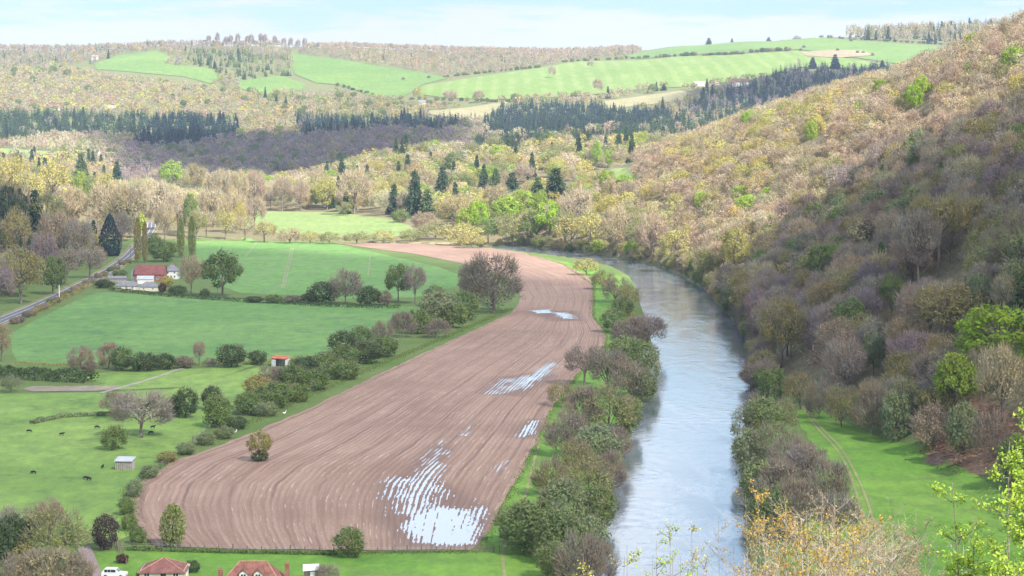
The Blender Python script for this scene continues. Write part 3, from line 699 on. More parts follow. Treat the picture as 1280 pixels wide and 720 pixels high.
for s in range(2):
    a, i = crown_leafy(251 + s, 1900, .030, zc=.73, rz=.27, nl=16, rl=.34, zmin=-.7, fill=.4); add_proto('pine_tree', a, i, CM, 3 + s, rad=.020, top=.9, limbs=9, z0=.35)
    a, i = crown_bare(255 + s, 1500, .012, .10, nl=16, rl=.36, zc=.70, rz=.30, spray=1100, ssz=.028); add_proto('tall_tree', a, i, FM, 5 + s, rad=.022, top=.88, limbs=12, z0=.3)

# tints (base colours; purple and conblue hold extra blue standing in for haze)
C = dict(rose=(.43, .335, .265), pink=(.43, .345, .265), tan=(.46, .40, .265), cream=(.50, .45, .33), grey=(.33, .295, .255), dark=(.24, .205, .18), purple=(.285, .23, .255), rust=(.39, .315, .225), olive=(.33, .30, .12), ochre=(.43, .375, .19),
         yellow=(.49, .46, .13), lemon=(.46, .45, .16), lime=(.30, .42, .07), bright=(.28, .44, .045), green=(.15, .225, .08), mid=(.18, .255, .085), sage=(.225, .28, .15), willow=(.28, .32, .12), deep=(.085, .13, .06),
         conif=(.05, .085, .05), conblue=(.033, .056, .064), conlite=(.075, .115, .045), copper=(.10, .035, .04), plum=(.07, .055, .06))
def jit(c, a=0.14, r=random):
    f = r.uniform(1 - a, 1 + a); return tuple(max(0.004, x * f * r.uniform(1 - a * .5, 1 + a * .5)) for x in c)
COUNT = {}
MANUAL = []
TREES = []      # for culling
def spawn(kind, x, y, z, h, w, tint, label, cat=None, group=None, parts=True, rot=None, variant=None, trunk_tint=None):
    pr = PROTO[kind]; i = (COUNT.get(kind, 0) if variant is None else variant) % len(pr); COUNT[kind] = COUNT.get(kind, 0) + 1
    cm, tm = pr[i]; rot = random.uniform(0, 6.28) if rot is None else rot
    if cat is None: cat = 'bush' if 'bush' in kind else 'tree'
    if parts and tm:
        root = link(kind, None); root.location = (x, y, z); root.rotation_euler = (0, 0, rot); root.scale = (w, w, h)
        t = link('trunk', tm, root); t.color = c4(tint); c = link('crown', cm, root); c.color = c4(tint)
    else:
        root = link(kind, cm); root.location = (x, y, z); root.rotation_euler = (0, 0, rot); root.scale = (w, w, h); root.color = c4(tint)
    tag(root, label, cat, group); return root
def at_img(kind, px, top, bot, wpx, tint, label, group=None, parts=True, j=0.06, **kw):
    x, y, z = base_at(px, bot); s = y / F
    MANUAL.append((px, top, bot, wpx, x, y))
    if kind == 'conifer_tree': wpx *= 1.35; top += (bot - top) * .08
    return spawn(kind, x, y, z - 0.1, max(1.0, (bot - top) * s), max(1.0, wpx * s), jit(C[tint] if isinstance(tint, str) else tint, j), label, None, group, parts, **kw)
for s in range(4):
    LOD.setdefault('far_bare_tree', []).append(crown_bare(310 + s, 25, .04, .2, nl=9, rl=.42, zc=.5, rz=.5, spray=95, ssz=.10)[0])
    LOD.setdefault('far_budding_tree', []).append(crown_bare(320 + s, 25, .04, .2, nl=10, rl=.40, zc=.5, rz=.5, leaf=95, lsz=.085)[0])
    LOD.setdefault('far_leafy_tree', []).append(crown_leafy(330 + s, 90, .11, zc=.52, rz=.48, nl=12)[0])
    LOD.setdefault('far_conifer_tree', []).append(crown_conifer(340 + s, 8, 5, False)[0])

# ------------------------------------------------------------------ woods: which trees grow where (areas outlined over the hills)
TW = dict(rose='rosy brown bare tree', pink='pinkish brown bare tree', tan='tan brown bare tree', cream='pale cream bare tree', grey='grey brown bare tree', dark='dark twiggy bare tree', purple='purplish bare tree', rust='rust brown budding tree',
          olive='olive brown budding tree', ochre='ochre budding tree', yellow='yellow green budding tree', lemon='pale yellow green tree', lime='fresh lime green leafy tree', bright='vivid green leafy tree', green='mid green leafy tree', mid='green leafy tree',
          sage='sage green tree', willow='soft willow green tree', deep='dark evergreen', conif='dark green conifer', conblue='blue green conifer', conlite='lighter green conifer')
def B(w, t): return ('bare_tree', w, t)
def U(w, t): return ('budding_tree', w, t)
def L(w, t): return ('leafy_tree', w, t)
def K(w, t): return ('conifer_tree', w, t)
# (phrase, outline by middle of tree, mix, height range, width/height)
HILL = [
 ('in the yellow budding patch of the steep hillside', [(800, 250), (840, 180), (940, 150), (1090, 100), (1130, 105), (1010, 185), (940, 235), (870, 285), (830, 290)], [B(4, 'pink'), U(1.8, 'yellow'), U(2.5, 'lemon'), B(5, 'tan'), U(1.8, 'ochre'), B(2, 'rose'), L(.5, 'lime')], (11, 16), .9),
 ('on the sunlit upper slope of the steep hillside', [(780, 330), (800, 150), (1000, 60), (1290, -60), (1500, -200), (1500, 60), (1290, 118), (1150, 170), (1040, 225), (995, 262), (955, 318), (930, 350), (860, 352)], [B(11, 'pink'), U(3, 'rust'), B(7, 'tan'), U(1.8, 'ochre'), U(1.0, 'yellow'), U(1.2, 'willow'), L(.3, 'lime'), B(2, 'cream'), B(3, 'rose')], (10, 16), .92),
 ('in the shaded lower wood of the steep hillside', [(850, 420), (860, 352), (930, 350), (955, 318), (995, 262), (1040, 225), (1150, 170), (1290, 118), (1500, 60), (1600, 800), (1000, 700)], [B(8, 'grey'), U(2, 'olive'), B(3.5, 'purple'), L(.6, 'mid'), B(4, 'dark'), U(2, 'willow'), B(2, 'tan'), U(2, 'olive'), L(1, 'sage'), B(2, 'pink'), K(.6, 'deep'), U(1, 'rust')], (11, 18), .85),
 ('in the sunlit wood facing the river bend', [(560, 340), (600, 250), (700, 230), (800, 225), (860, 270), (870, 330), (880, 380), (860, 400)], [U(4, 'lemon'), B(4, 'tan'), U(4, 'willow'), B(3, 'pink'), L(1.8, 'lime'), U(2, 'olive'), L(.8, 'mid'), U(2, 'yellow'), B(1.5, 'cream')], (12, 18), .85)]
FARW = [
 ('on the skyline at the top of the valley side', [(-200, 90), (-200, 30), (200, 30), (400, 30), (400, 66), (340, 66), (280, 62), (205, 62), (120, 76), (60, 80)], [B(6, 'grey'), B(4, 'pink'), U(2, 'olive'), K(1.2, 'conif')], (11, 17), .8),
 ('in the green larch block between the pastures', [(215, 85), (240, 62), (345, 56), (365, 80), (360, 98), (300, 95), (270, 92)], [K(6, 'conlite'), L(2, 'mid'), B(3, 'grey'), U(2, 'willow')], (13, 18), .55),
 ('in the brown copse below the larch block', [(195, 82), (215, 60), (280, 80), (300, 108), (270, 105), (262, 92), (200, 84)], [B(4, 'pink'), U(3, 'olive'), B(3, 'grey')], (12, 16), .9),
 ('in the long brown plantation under the skyline', [(345, 100), (362, 62), (390, 40), (640, 40), (800, 55), (800, 66), (720, 72), (640, 88), (590, 95), (555, 98), (480, 86), (420, 76), (390, 70)], [B(10, 'pink'), B(4, 'grey'), B(2, 'tan'), U(1, 'olive'), K(.5, 'conif')], (12, 16), .8),
 ('on the pink and ochre wooded knoll', [(-200, 145), (-200, 70), (60, 78), (120, 90), (200, 100), (290, 112), (330, 140), (320, 150), (200, 140), (0, 138)], [B(5, 'pink'), U(4, 'ochre'), U(4, 'rust'), U(2.5, 'yellow'), B(3, 'tan'), L(1, 'mid')], (11, 16), .95),
 ('in the dark spruce block under the knoll', [(170, 182), (185, 148), (230, 137), (292, 150), (296, 166), (250, 178), (220, 182)], [K(10, 'conblue')], (17, 23), .42),
 ('in the conifer belt below the knoll', [(-200, 172), (-200, 138), (180, 136), (190, 160), (170, 168), (60, 166), (0, 178)], [K(10, 'conif'), K(3, 'conlite'), B(1, 'grey')], (15, 21), .45),
 ('in the pale copse beside the far white cottage', [(-200, 186), (15, 178), (30, 160), (150, 164), (160, 186), (130, 192), (60, 188), (0, 186)], [B(6, 'cream'), B(4, 'pink'), U(2, 'willow')], (12, 17), .8),
 ('in the dark spruce row above the shaded wood', [(368, 168), (370, 142), (440, 148), (540, 142), (585, 152), (570, 162), (470, 160), (420, 166)], [K(8, 'conblue'), B(1, 'dark')], (15, 21), .45),
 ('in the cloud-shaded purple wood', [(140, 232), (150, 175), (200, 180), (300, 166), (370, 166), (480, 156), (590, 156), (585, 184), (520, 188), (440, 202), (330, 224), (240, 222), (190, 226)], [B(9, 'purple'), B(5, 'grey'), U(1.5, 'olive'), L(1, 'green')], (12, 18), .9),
 ('in the blue green spruce plantation on the middle slope', [(606, 166), (606, 128), (700, 126), (800, 134), (845, 138), (800, 156), (700, 164)], [K(10, 'conblue'), K(3, 'conif')], (14, 19), .46),
 ('in the lower spruce belt above the sunlit wood', [(578, 192), (580, 172), (700, 164), (760, 162), (820, 142), (945, 130), (960, 150), (880, 168), (800, 176), (700, 178), (640, 188)], [K(9, 'conif'), K(3, 'conlite'), B(1.5, 'pink')], (12, 17), .46),
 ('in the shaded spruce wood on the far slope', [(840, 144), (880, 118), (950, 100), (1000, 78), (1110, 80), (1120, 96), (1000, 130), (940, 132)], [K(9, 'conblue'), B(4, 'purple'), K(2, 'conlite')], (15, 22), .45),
 ('in the tall mixed wood on the far brow', [(1055, 52), (1070, 30), (1120, 20), (1235, 4), (1300, 10), (1300, 60), (1180, 54), (1100, 52)], [K(6, 'conif'), B(5, 'tan'), U(3, 'olive'), K(1, 'conblue')], (20, 34), .45),
 ('in the pale wood between the spruce belts', [(560, 150), (600, 130), (610, 166), (830, 150), (840, 144), (820, 142), (700, 166), (620, 178), (560, 180)], [B(6, 'cream'), B(4, 'pink'), U(1, 'willow'), K(1, 'conif')], (10, 15), .95),
 ('in the bright mixed wood above the pale meadow', [(385, 300), (400, 225), (440, 205), (520, 192), (600, 186), (700, 178), (830, 172), (840, 230), (700, 320), (600, 300), (530, 290), (480, 272)], [B(5, 'tan'), B(3.5, 'pink'), U(5, 'lemon'), B(3, 'cream'), U(3.5, 'yellow'), U(5, 'willow'), L(2.2, 'lime'), K(1.2, 'conif'), U(1.5, 'ochre'), L(1.2, 'mid')], (17, 26), .95),
 ('in the pale copse above the green crop', [(150, 310), (150, 225), (240, 205), (330, 225), (390, 232), (385, 250), (300, 262), (280, 290), (246, 294), (200, 300)], [B(8, 'cream'), B(5, 'tan'), U(3, 'lemon'), L(1.2, 'lime'), U(2, 'willow'), U(1, 'yellow')], (17, 24), .92),
 ('in the roadside wood', [(-200, 420), (-200, 195), (100, 190), (160, 215), (185, 290), (160, 312), (110, 345), (60, 370), (0, 398)], [U(4, 'yellow'), B(4, 'tan'), B(4, 'pink'), U(3, 'olive'), K(1.6, 'conif'), L(1.5, 'mid'), B(3, 'grey')], (15, 23), .85),
 ('along the hedgerows of the far hillside', [(400, 145), (420, 105), (530, 125), (600, 126), (600, 140), (520, 150)], [U(3, 'ochre'), B(4, 'pink'), U(3, 'olive'), L(2, 'mid'), K(1, 'conif')], (10, 15), .95),
 ('on the middle valley slopes', [(-300, 300), (-300, 100), (340, 112), (420, 118), (560, 125), (860, 100), (1300, 70), (1300, 300)], [B(5, 'pink'), B(3, 'tan'), U(3, 'ochre'), U(2, 'olive'), U(2, 'willow'), L(.8, 'mid'), K(.8, 'conif')], (11, 17), .9)]
FARPOLY.append([(744, 128), (850, 111), (870, 118), (850, 128), (800, 136), (756, 138)])

def hill_candidates():
    out = []
    D = 350.0
    while D < 2350:
        sp = max(8.0, 9.0 + (D - 700) * 0.0030)
        xf = np.interp(D, RD, RF); xc = np.interp(D, CD, CXX)
        xs = np.arange(xf + 3, min(xc + 60, 0.36 * D + 90), sp)
        if len(xs): out.append(np.column_stack([xs + RNG.uniform(-.4, .4, len(xs)) * sp, D + RNG.uniform(-.45, .45, len(xs)) * sp]))
        D += sp * 1.05
    return np.vstack(out)
def far_candidates():
    out = []; D = 980.0
    while D < 5050:
        sx = 10.5 + (D - 1000) * 0.0009; sd = max(10.0, 0.0085 * D)
        xs = np.arange(-0.30 * D, 0.30 * D, sx)
        out.append(np.column_stack([xs + RNG.uniform(-.42, .42, len(xs)) * sx, D + RNG.uniform(-.5, .5, len(xs)) * sd]))
        D += sd
    return np.vstack(out)
SPRUCE_EXTRA = 2   # outlines in the photo in which no wood tree may stand or hang over (filled below)
cand = []
for src, regions, fn in (('hill', HILL, hill_candidates), ('far', FARW, far_candidates)):
    P = fn(); X, D = P[:, 0], P[:, 1]; Z = T(X, D)
    # woodland floor only: not on the flat fields, the water or the pastures
    xf = np.interp(D, RD, RF); xc = np.interp(D, CD, CXX); onhill = (X > xf + 1.5) & (Z > 0.8) & (D < 2350)
    px = CX + F * X / D; pr = row_of(D, Z)
    if src == 'hill': ok = onhill
    else:
        ok = ~(onhill & (X > 0) & (D < 2000)) & ((D > 1500) | ((X < np.interp(D, [864, 1037, 1152, 1400, 1600], [-228, -232, -245, -282, -320]))))
        for poly in FARPOLY:
            ok &= ~in_poly(px, pr, poly) & ~in_poly(px, pr - 1.5, poly)
        l = np.interp(D, RIVD, RIVL); r = np.interp(D, RIVD, RIVR); ok &= ~((D < 1530) & (X > l - 6) & (X < r + 6))
        ok &= ~in_poly(px, pr, [(290, 258), (330, 261), (420, 263), (490, 272), (530, 292), (480, 306), (300, 306), (250, 300), (288, 290)])
    P, Z, px, pr, X, D = P[ok], Z[ok], px[ok], pr[ok], X[ok], D[ok]
    midrow = pr - 7.0 * F / D
    done = np.zeros(len(P), bool)
    for ri, (ph, poly, mix, hr, wf) in enumerate(regions):
        ins = in_poly(px, midrow, poly) & ~done; done |= ins
        ws = np.array([m_[1] for m_ in mix], float); ws /= ws.sum()
        # neighbouring trees tend to be of a kind
        nz = (np.argsort(np.argsort(vnoise(X, D, 34, ri) + 0.5 * vnoise(X, D, 11, ri + 2)))) / max(1, len(X)); rk = nz[ins]; nz[ins] = np.argsort(np.argsort(rk)) / max(1, len(rk))
        for i in np.nonzero(ins)[0]:
            u = (nz[i] + 0.30 * RNG.random() - .15 + ri * .37) % 1.0
            kd, w_, tn = mix[min(int(np.searchsorted(np.cumsum(ws), u)), len(mix) - 1)]
            h = RNG.uniform(*hr); h *= 1.25 if kd == 'conifer_tree' and wf > .6 else 1.0
            w = h * (0.47 if kd == 'conifer_tree' else wf * 1.10) * RNG.uniform(.85, 1.15)
            if src == 'far' and RNG.random() > 270.0 / (w * w): continue
            cand.append([D[i], X[i], Z[i], h, w, kd, tn, ph, px[i], pr[i]])

# spruce blocks are planted close
extra = []
for c in cand:
    if c[5] == 'conifer_tree' and ('spruce' in c[7] or 'larch' in c[7] or 'conifer belt' in c[7]):
        for q in range(SPRUCE_EXTRA):
            e = list(c); e[1] = c[1] + RNG.uniform(-7, 7); e[0] = c[0] + RNG.uniform(-12, 12); e[2] = float(T(e[1], e[0])); e[3] = c[3] * RNG.uniform(.75, 1.12); e[4] = e[3] * RNG.uniform(.36, .58); e[8] = CX + F * e[1] / e[0]; e[9] = row_of(e[0], e[2])
            e[6] = random.choice([c[6], c[6], 'conif', 'conblue']); extra.append(e)
cand += extra
# ------------------------------------------------------------------ trees and bushes one can point to
A = at_img
# --- beside the road and round the farm
A('cypress_tree', 137, 267, 320, 27, 'conblue', 'dark blue green conical evergreen beside the road bend')
A('poplar_tree', 172, 271, 328, 10, 'olive', 'leftmost tall thin poplar of the four behind the farm')
A('poplar_tree', 181, 276, 328, 8, 'olive', 'second thin poplar, close beside the leftmost one')
A('poplar_tree', 226, 271, 322, 10, 'willow', 'third thin poplar, standing above the white farmhouse')
A('poplar_tree', 240, 269, 322, 10, 'willow', 'rightmost tall thin poplar beside the green crop')
A('bush', 204, 298, 327, 40, 'mid', 'broad fresh green thicket behind the red barn roof')
A('bush', 192, 290, 318, 22, 'green', 'dark leafy bush where the road leaves the farm')
A('bare_tree', 239, 318, 367, 36, 'rust', 'rusty bare tree with a forked trunk beside the round green tree')
A('leafy_tree', 278, 311, 371, 56, 'green', 'large round green tree at the corner of the two crop fields')
A('bush', 256, 360, 373, 15, 'deep', 'small dark bush between the rusty tree and the round green tree')
A('bush', 209, 344, 358, 20, 'yellow', 'yellow flowering shrub in front of the white farmhouse')
A('bush', 203, 352, 366, 12, 'copper', 'small copper red shrub in the farm garden')
A('bush', 130, 348, 360, 26, 'deep', 'dark garden bush beside the farm entrance')
A('bush', 222, 356, 369, 28, 'deep', 'dark hedge bush below the yellow flowering shrub')
A('bush', 150, 336, 346, 22, 'green', 'low green bush between the road and the solar roof')
# --- wood by the road
A('budding_tree', 26, 307, 380, 64, 'olive', 'big round olive budding tree at the road edge')
A('bare_tree', -3, 330, 397, 48, 'purple', 'purplish bare tree at the picture edge beside the road')
A('leafy_tree', 66, 317, 368, 38, 'green', 'green round tree right of the olive budding tree by the road')
A('bare_tree', 84, 308, 356, 34, 'grey', 'grey bare tree between the green tree and the conical evergreen')
A('bare_tree', 112, 306, 348, 42, 'grey', 'grey twiggy tree directly below the conical evergreen')
A('budding_tree', 125, 308, 336, 20, 'olive', 'small olive tree at the foot of the conical evergreen')
A('bare_tree', 74, 264, 336, 62, 'rust', 'wide tan bare tree towering above the roadside wood')
A('pine_tree', 8, 230, 325, 36, 'conif', 'tall pine with a pale bare trunk at the picture edge')
A('pine_tree', 22, 234, 322, 30, 'conif', 'second tall pine beside the edge pine')
A('conifer_tree', 43, 231, 300, 30, 'conif', 'dark spruce standing above the tan bare tree')
A('conifer_tree', 24, 288, 322, 18, 'deep', 'small dark spruce under the tall pines')
A('conifer_tree', 38, 290, 325, 18, 'deep', 'small dark spruce nearest the olive budding tree')
A('budding_tree', 15, 192, 248, 48, 'yellow', 'bright yellow tree at the picture edge below the far cottage')
A('budding_tree', 66, 200, 256, 52, 'yellow', 'broad yellow crowned tree left of the lone dark fir')
A('conifer_tree', 101, 186, 236, 24, 'deep', 'lone dark fir rising above the yellow trees')
A('budding_tree', 130, 212, 262, 34, 'lemon', 'pale yellow tree right of the lone dark fir')
A('conifer_tree', 146, 198, 232, 17, 'conif', 'small conifer among the pale trees right of the lone fir')
A('leafy_tree', 101, 212, 268, 22, 'lime', 'narrow lime green tree directly below the lone fir')
A('leafy_tree', 112, 218, 272, 20, 'mid', 'narrow green tree touching the lime tree under the fir')
A('bare_tree', 132, 225, 290, 48, 'tan', 'large tan bare tree above the conical evergreen')
A('bare_tree', 168, 222, 302, 40, 'cream', 'tall cream bare tree beside the road')
A('bare_tree', 92, 232, 285, 34, 'tan', 'tan bare tree between the spruce and the lime trees')
A('leafy_tree', 215, 199, 236, 34, 'lime', 'fresh green domed tree in front of the purple wood')
A('budding_tree', 243, 203, 242, 32, 'olive', 'olive domed tree right of the fresh green dome')
A('leafy_tree', 205, 230, 268, 36, 'mid', 'green tree in the pale copse left of the tan domes')
A('leafy_tree', 238, 240, 296, 22, 'mid', 'tall green tree behind the rightmost poplars')
for q, (x_, t_, b_, w_, ti, lb) in enumerate([(274, 209, 256, 34, 'tan', 'leftmost domed tan tree of the row above the meadow'), (298, 212, 262, 28, 'tan', 'second domed tan tree of the row above the meadow'), (318, 211, 260, 30, 'pink', 'third domed pinkish tree of the row above the meadow'),
        (353, 220, 264, 27, 'pink', 'lone bare tree with a pale trunk on the meadow'), (376, 224, 264, 26, 'pink', 'bare tree between the pale-trunked tree and the yellow tree'), (338, 236, 262, 14, 'grey', 'small thin bare tree left of the pale-trunked tree')]):
    A('bare_tree', x_, t_, b_, w_, ti, lb, 'bare parkland trees above the pale meadow')
A('budding_tree', 409, 221, 263, 36, 'yellow', 'bright yellow spreading tree on the meadow edge')
A('bare_tree', 443, 211, 268, 46, 'tan', 'large tan bare tree right of the yellow spreading tree')
A('conifer_tree', 432, 236, 268, 14, 'conif', 'slim dark conifer in front of the large tan tree')
A('conifer_tree', 493, 226, 268, 20, 'conif', 'dark spruce left of the tallest spruce')
A('conifer_tree', 518, 207, 272, 26, 'conif', 'tallest green spruce above the meadow')
A('conifer_tree', 534, 233, 272, 26, 'deep', 'dark spruce right of the tallest spruce')
A('conifer_tree', 553, 203, 244, 20, 'conif', 'slim spruce higher up the slope behind the tallest spruce')
A('conifer_tree', 605, 202, 240, 16, 'conif', 'spruce with a dark top over the brown wood')
A('conifer_tree', 620, 206, 246, 18, 'deep', 'dark spruce beside the dark-topped one')
A('conifer_tree', 640, 212, 248, 26, 'conif', 'broad conifer in the middle of the bright wood')
A('conifer_tree', 695, 206, 248, 34, 'conif', 'broad dark conifer above the lime green tree')
A('conifer_tree', 672, 218, 252, 24, 'deep', 'dark conifer left of the broad dark one')
A('budding_tree', 568, 243, 285, 46, 'ochre', 'orange yellow domed tree by the river bend')
A('leafy_tree', 598, 247, 298, 30, 'bright', 'vivid green tree right of the orange yellow tree')
A('leafy_tree', 688, 249, 300, 44, 'bright', 'large vivid green tree on the river bank at the bend')
A('leafy_tree', 654, 235, 275, 38, 'lime', 'lime green tree behind the vivid bank trees')
A('leafy_tree', 676, 236, 268, 20, 'lime', 'narrow lime tree behind the large vivid tree')
A('leafy_tree', 610, 272, 306, 34, 'mid', 'green tree leaning over the water at the bend')
A('budding_tree', 640, 262, 308, 44, 'willow', 'soft green tree between the two vivid trees')
A('budding_tree', 715, 270, 312, 52, 'lemon', 'pale yellow green tree at the water below the large vivid tree')
A('leafy_tree', 746, 172, 214, 14, 'bright', 'tall narrow vivid tree on the slope beside the small glade')
A('leafy_tree', 760, 186, 210, 18, 'bright', 'small vivid tree at the top of the glade')
A('budding_tree', 700, 206, 236, 26, 'ochre', 'orange tipped tree behind the broad dark conifer')
A('bush', 500, 260, 278, 24, 'mid', 'round green bush at the meadow corner under the spruces')
A('budding_tree', 430, 252, 270, 24, 'willow', 'small soft green tree at the upper edge of the meadow')
A('willow_bush', 575, 278, 306, 70, 'lemon', 'wide pale willow thicket beside the river bend')
A('willow_bush', 545, 276, 300, 50, 'willow', 'pale green willow left of the wide thicket')
A('willow_bush', 590, 290, 310, 40, 'lemon', 'low yellow green willow at the tip of the field')
for q, (x_, t_, b_, w_, ti, lb) in enumerate([(258, 262, 297, 30, 'tan', 'tan tree at the head of the green crop'), (282, 262, 300, 30, 'lemon', 'yellowish tree beside the tan tree at the crop head'), (306, 268, 301, 32, 'tan', 'tan shrubby tree at the meadow corner'),
        (330, 276, 303, 36, 'ochre', 'orange tinted shrubby tree below the pale meadow'), (300, 250, 292, 20, 'yellow', 'small yellow tree behind the tan shrubby tree')]):
    A('budding_tree', x_, t_, b_, w_, ti, lb)
for q, (x_, t_, b_, w_, ti, lb) in enumerate([(362, 284, 304, 34, 'tan', 'tan bush under the pale meadow'), (388, 288, 304, 28, 'lemon', 'pale bush right of the tan bush under the meadow'), (412, 289, 305, 30, 'willow', 'soft green bush near the middle of the meadow foot'),
        (446, 289, 304, 40, 'willow', 'wide soft green bush at the meadow foot'), (480, 288, 303, 34, 'lemon', 'low yellow green bush at the meadow foot'), (514, 286, 302, 36, 'willow', 'green bush where the meadow meets the willows')]):
    A('willow_bush', x_, t_, b_, w_, ti, lb, 'bushes along the foot of the pale meadow')
for kd, x_, t_, b_, w_, ti, lb in [('leafy_tree', 584, 258, 300, 34, 'lime', 'lime green tree between the orange domed tree and the vivid one'), ('leafy_tree', 633, 242, 286, 40, 'lime', 'rounded lime tree over the soft green bank tree'), ('leafy_tree', 664, 262, 306, 34, 'mid', 'green tree at the water left of the large vivid tree'),
        ('budding_tree', 706, 258, 311, 38, 'willow', 'soft green tree right beside the large vivid tree'), ('budding_tree', 738, 262, 315, 48, 'lemon', 'pale lemon tree on the outer bend where the river turns'), ('bare_tree', 772, 256, 320, 52, 'tan', 'tall tan bare tree on the outer bend'), ('budding_tree', 800, 266, 325, 44, 'willow', 'soft green tree right of the tall tan bend tree'),
        ('bare_tree', 620, 228, 272, 36, 'tan', 'tan bare tree behind the rounded lime tree'), ('bare_tree', 722, 232, 290, 44, 'cream', 'pale many stemmed bare tree above the river bend'), ('leafy_tree', 748, 298, 317.5, 24, 'lime', 'small lime tree at the water on the outer bend'), ('leafy_tree', 790, 300, 323, 22, 'bright', 'small vivid tree under the tall tan bend tree'), ('budding_tree', 846, 284, 337, 48, 'lemon', 'pale yellow tree on the bank at the foot of the sunlit slope'),
        ('budding_tree', 880, 308, 355, 44, 'willow', 'soft green tree on the bank just before the cloud shade'), ('bare_tree', 815, 268, 328, 46, 'pink', 'pinkish bare tree on the bank at the foot of the sunlit slope')]:
    A(kd, x_, t_, b_, w_, ti, lb)
for kd, x_, t_, b_, w_, ti, lb in [('bare_tree', 152, 230, 302, 52, 'tan', 'broad tan bare tree between the conical evergreen and the road'), ('bare_tree', 196, 222, 288, 42, 'cream', 'cream bare tree above the road bend'), ('budding_tree', 58, 236, 302, 50, 'willow', 'soft green budding tree right of the dark spruce in the roadside wood'), ('budding_tree', 20, 256, 332, 42, 'olive', 'olive tree in front of the tall pines'),
        ('bare_tree', 97, 272, 338, 42, 'grey', 'grey bare tree left of the conical evergreen'), ('bare_tree', 152, 264, 312, 36, 'grey', 'grey bare tree right of the conical evergreen'), ('bare_tree', 54, 288, 356, 38, 'purple', 'purplish bare tree behind the green round roadside tree'), ('bare_tree', 222, 236, 294, 36, 'cream', 'cream bare tree behind the third poplar'), ('bare_tree', 206, 252, 304, 30, 'tan', 'tan bare tree between the two poplar pairs'),
        ('bare_tree', 264, 232, 284, 38, 'cream', 'pale bare tree right of the rightmost poplars'), ('bare_tree', 292, 238, 290, 40, 'tan', 'tan bare tree under the leftmost domed trees'), ('budding_tree', 246, 262, 300, 30, 'willow', 'soft green tree at the crop edge behind the poplars'), ('bare_tree', 318, 244, 288, 32, 'pink', 'pinkish bare tree at the upper corner of the pale meadow'), ('budding_tree', 36, 214, 266, 44, 'lemon', 'pale yellow tree between the two bright yellow ones')]:
    A(kd, x_, t_, b_, w_, ti, lb)
# --- between the two crops
A('leafy_tree', 498, 327, 378, 36, 'green', 'upright green tree left of the bare twin in the field hedge')
A('bare_tree', 519, 331, 380, 32, 'grey', 'dark bare tree touching the upright green tree')
A('dense_bare_tree', 617, 314, 391, 82, (.19, .17, .14), 'very large dark bare tree beside the ploughed field')
A('dense_bare_tree', 592, 324, 386, 44, (.20, .175, .15), 'dark bare tree half hidden behind the very large one')
A('bare_bush', 432, 334, 380, 44, 'grey', 'grey brown bare thicket in the hedge between the crops')
A('bush', 404, 350, 380, 44, 'deep', 'dark ivy green bush left of the grey bare thicket')
A('bush', 460, 356, 382, 34, 'deep', 'dark green bush right of the grey bare thicket')
for q, (x_, w_, h_, ti, lb) in enumerate([(318, 26, 9, 'deep', 'low dark hedge bush nearest the round green tree'), (342, 26, 11, 'green', 'low green hedge bush with a taller top'), (366, 28, 10, 'dark', 'brown low bush in the hedge between the crops'), (386, 24, 13, 'deep', 'dark low bush left of the ivy green one'),
        (480, 22, 17, 'dark', 'brown bush left of the upright green tree'), (543, 30, 24, 'sage', 'sage bush right of the bare twin')]):
    A('bush', x_, 378 - h_, 378 + (x_ - 318) * .02, w_, ti, lb, 'bushes in the hedge between the crops')
# --- hedge running down the ploughed field
HB = [(548, 366, 408, 46, 'sage', 'bush', 'large sage bush at the upper end of the long hedge'), (578, 366, 398, 40, 'green', 'bush', 'green bush under the very large dark tree'), (566, 378, 408, 34, 'mid', 'bush', 'bright green bush low at the upper end of the long hedge'),
      (522, 388, 415, 34, 'mid', 'bush', 'light green bush right of the twin round bushes'), (503, 392, 420, 30, 'dark', 'bare_bush', 'brown bare bush, upper of the twin round bushes'), (477, 404, 430, 26, 'dark', 'bare_bush', 'brown bare bush, lower of the twin round bushes'),
      (450, 410, 434, 30, 'green', 'bush', 'green bush against the crop field edge'), (428, 416, 440, 32, 'deep', 'bush', 'dark bush at the lower corner of the crop field'), (545, 402, 420, 30, 'dark', 'bare_bush', 'twiggy low bush on the plough edge at the hedge top'),
      (458, 428, 452, 40, 'deep', 'bush', 'dark rounded bush in the middle of the long hedge'), (430, 432, 458, 36, 'green', 'bush', 'green rounded bush left of the dark middle bush'), (480, 422, 444, 34, 'green', 'bush', 'green low bush right of the dark middle bush'),
      (405, 444, 468, 40, 'green', 'bush', 'green bush below the crop corner'), (380, 446, 470, 34, 'deep', 'bush', 'dark bush right of the red roofed shed'), (432, 452, 472, 36, 'mid', 'bush', 'low light green bush on the plough side of the hedge'),
      (365, 458, 484, 36, 'green', 'bush', 'green bush just below the red roofed shed'), (392, 464, 486, 36, 'green', 'bush', 'second green bush below the red roofed shed'), (336, 460, 484, 34, 'dark', 'bare_bush', 'brown bush left below the red roofed shed'),
      (322, 470, 494, 32, 'olive', 'bush', 'olive bush at the pasture corner'), (343, 478, 508, 42, 'green', 'bush', 'big green bush overhanging the plough edge'), (372, 482, 500, 34, 'mid', 'bush', 'light low bush on the plough edge above the white bird'),
      (310, 492, 516, 34, 'green', 'bush', 'green bush where the hedge narrows'), (333, 504, 518, 28, 'sage', 'bush', 'sage bramble patch where the hedge narrows')]
for x_, t_, b_, w_, ti, kd, lb in HB: A(kd, x_, t_ - 4, b_ + 2, w_ * 1.25, ti, lb, 'bushes in the long hedge beside the ploughed field')
A('bush', 232, 481, 522, 38, 'deep', 'dark round bush behind the pasture, left one of the pair')
A('bush', 265, 480, 512, 30, 'deep', 'dark round bush farther back, right one of the pair')
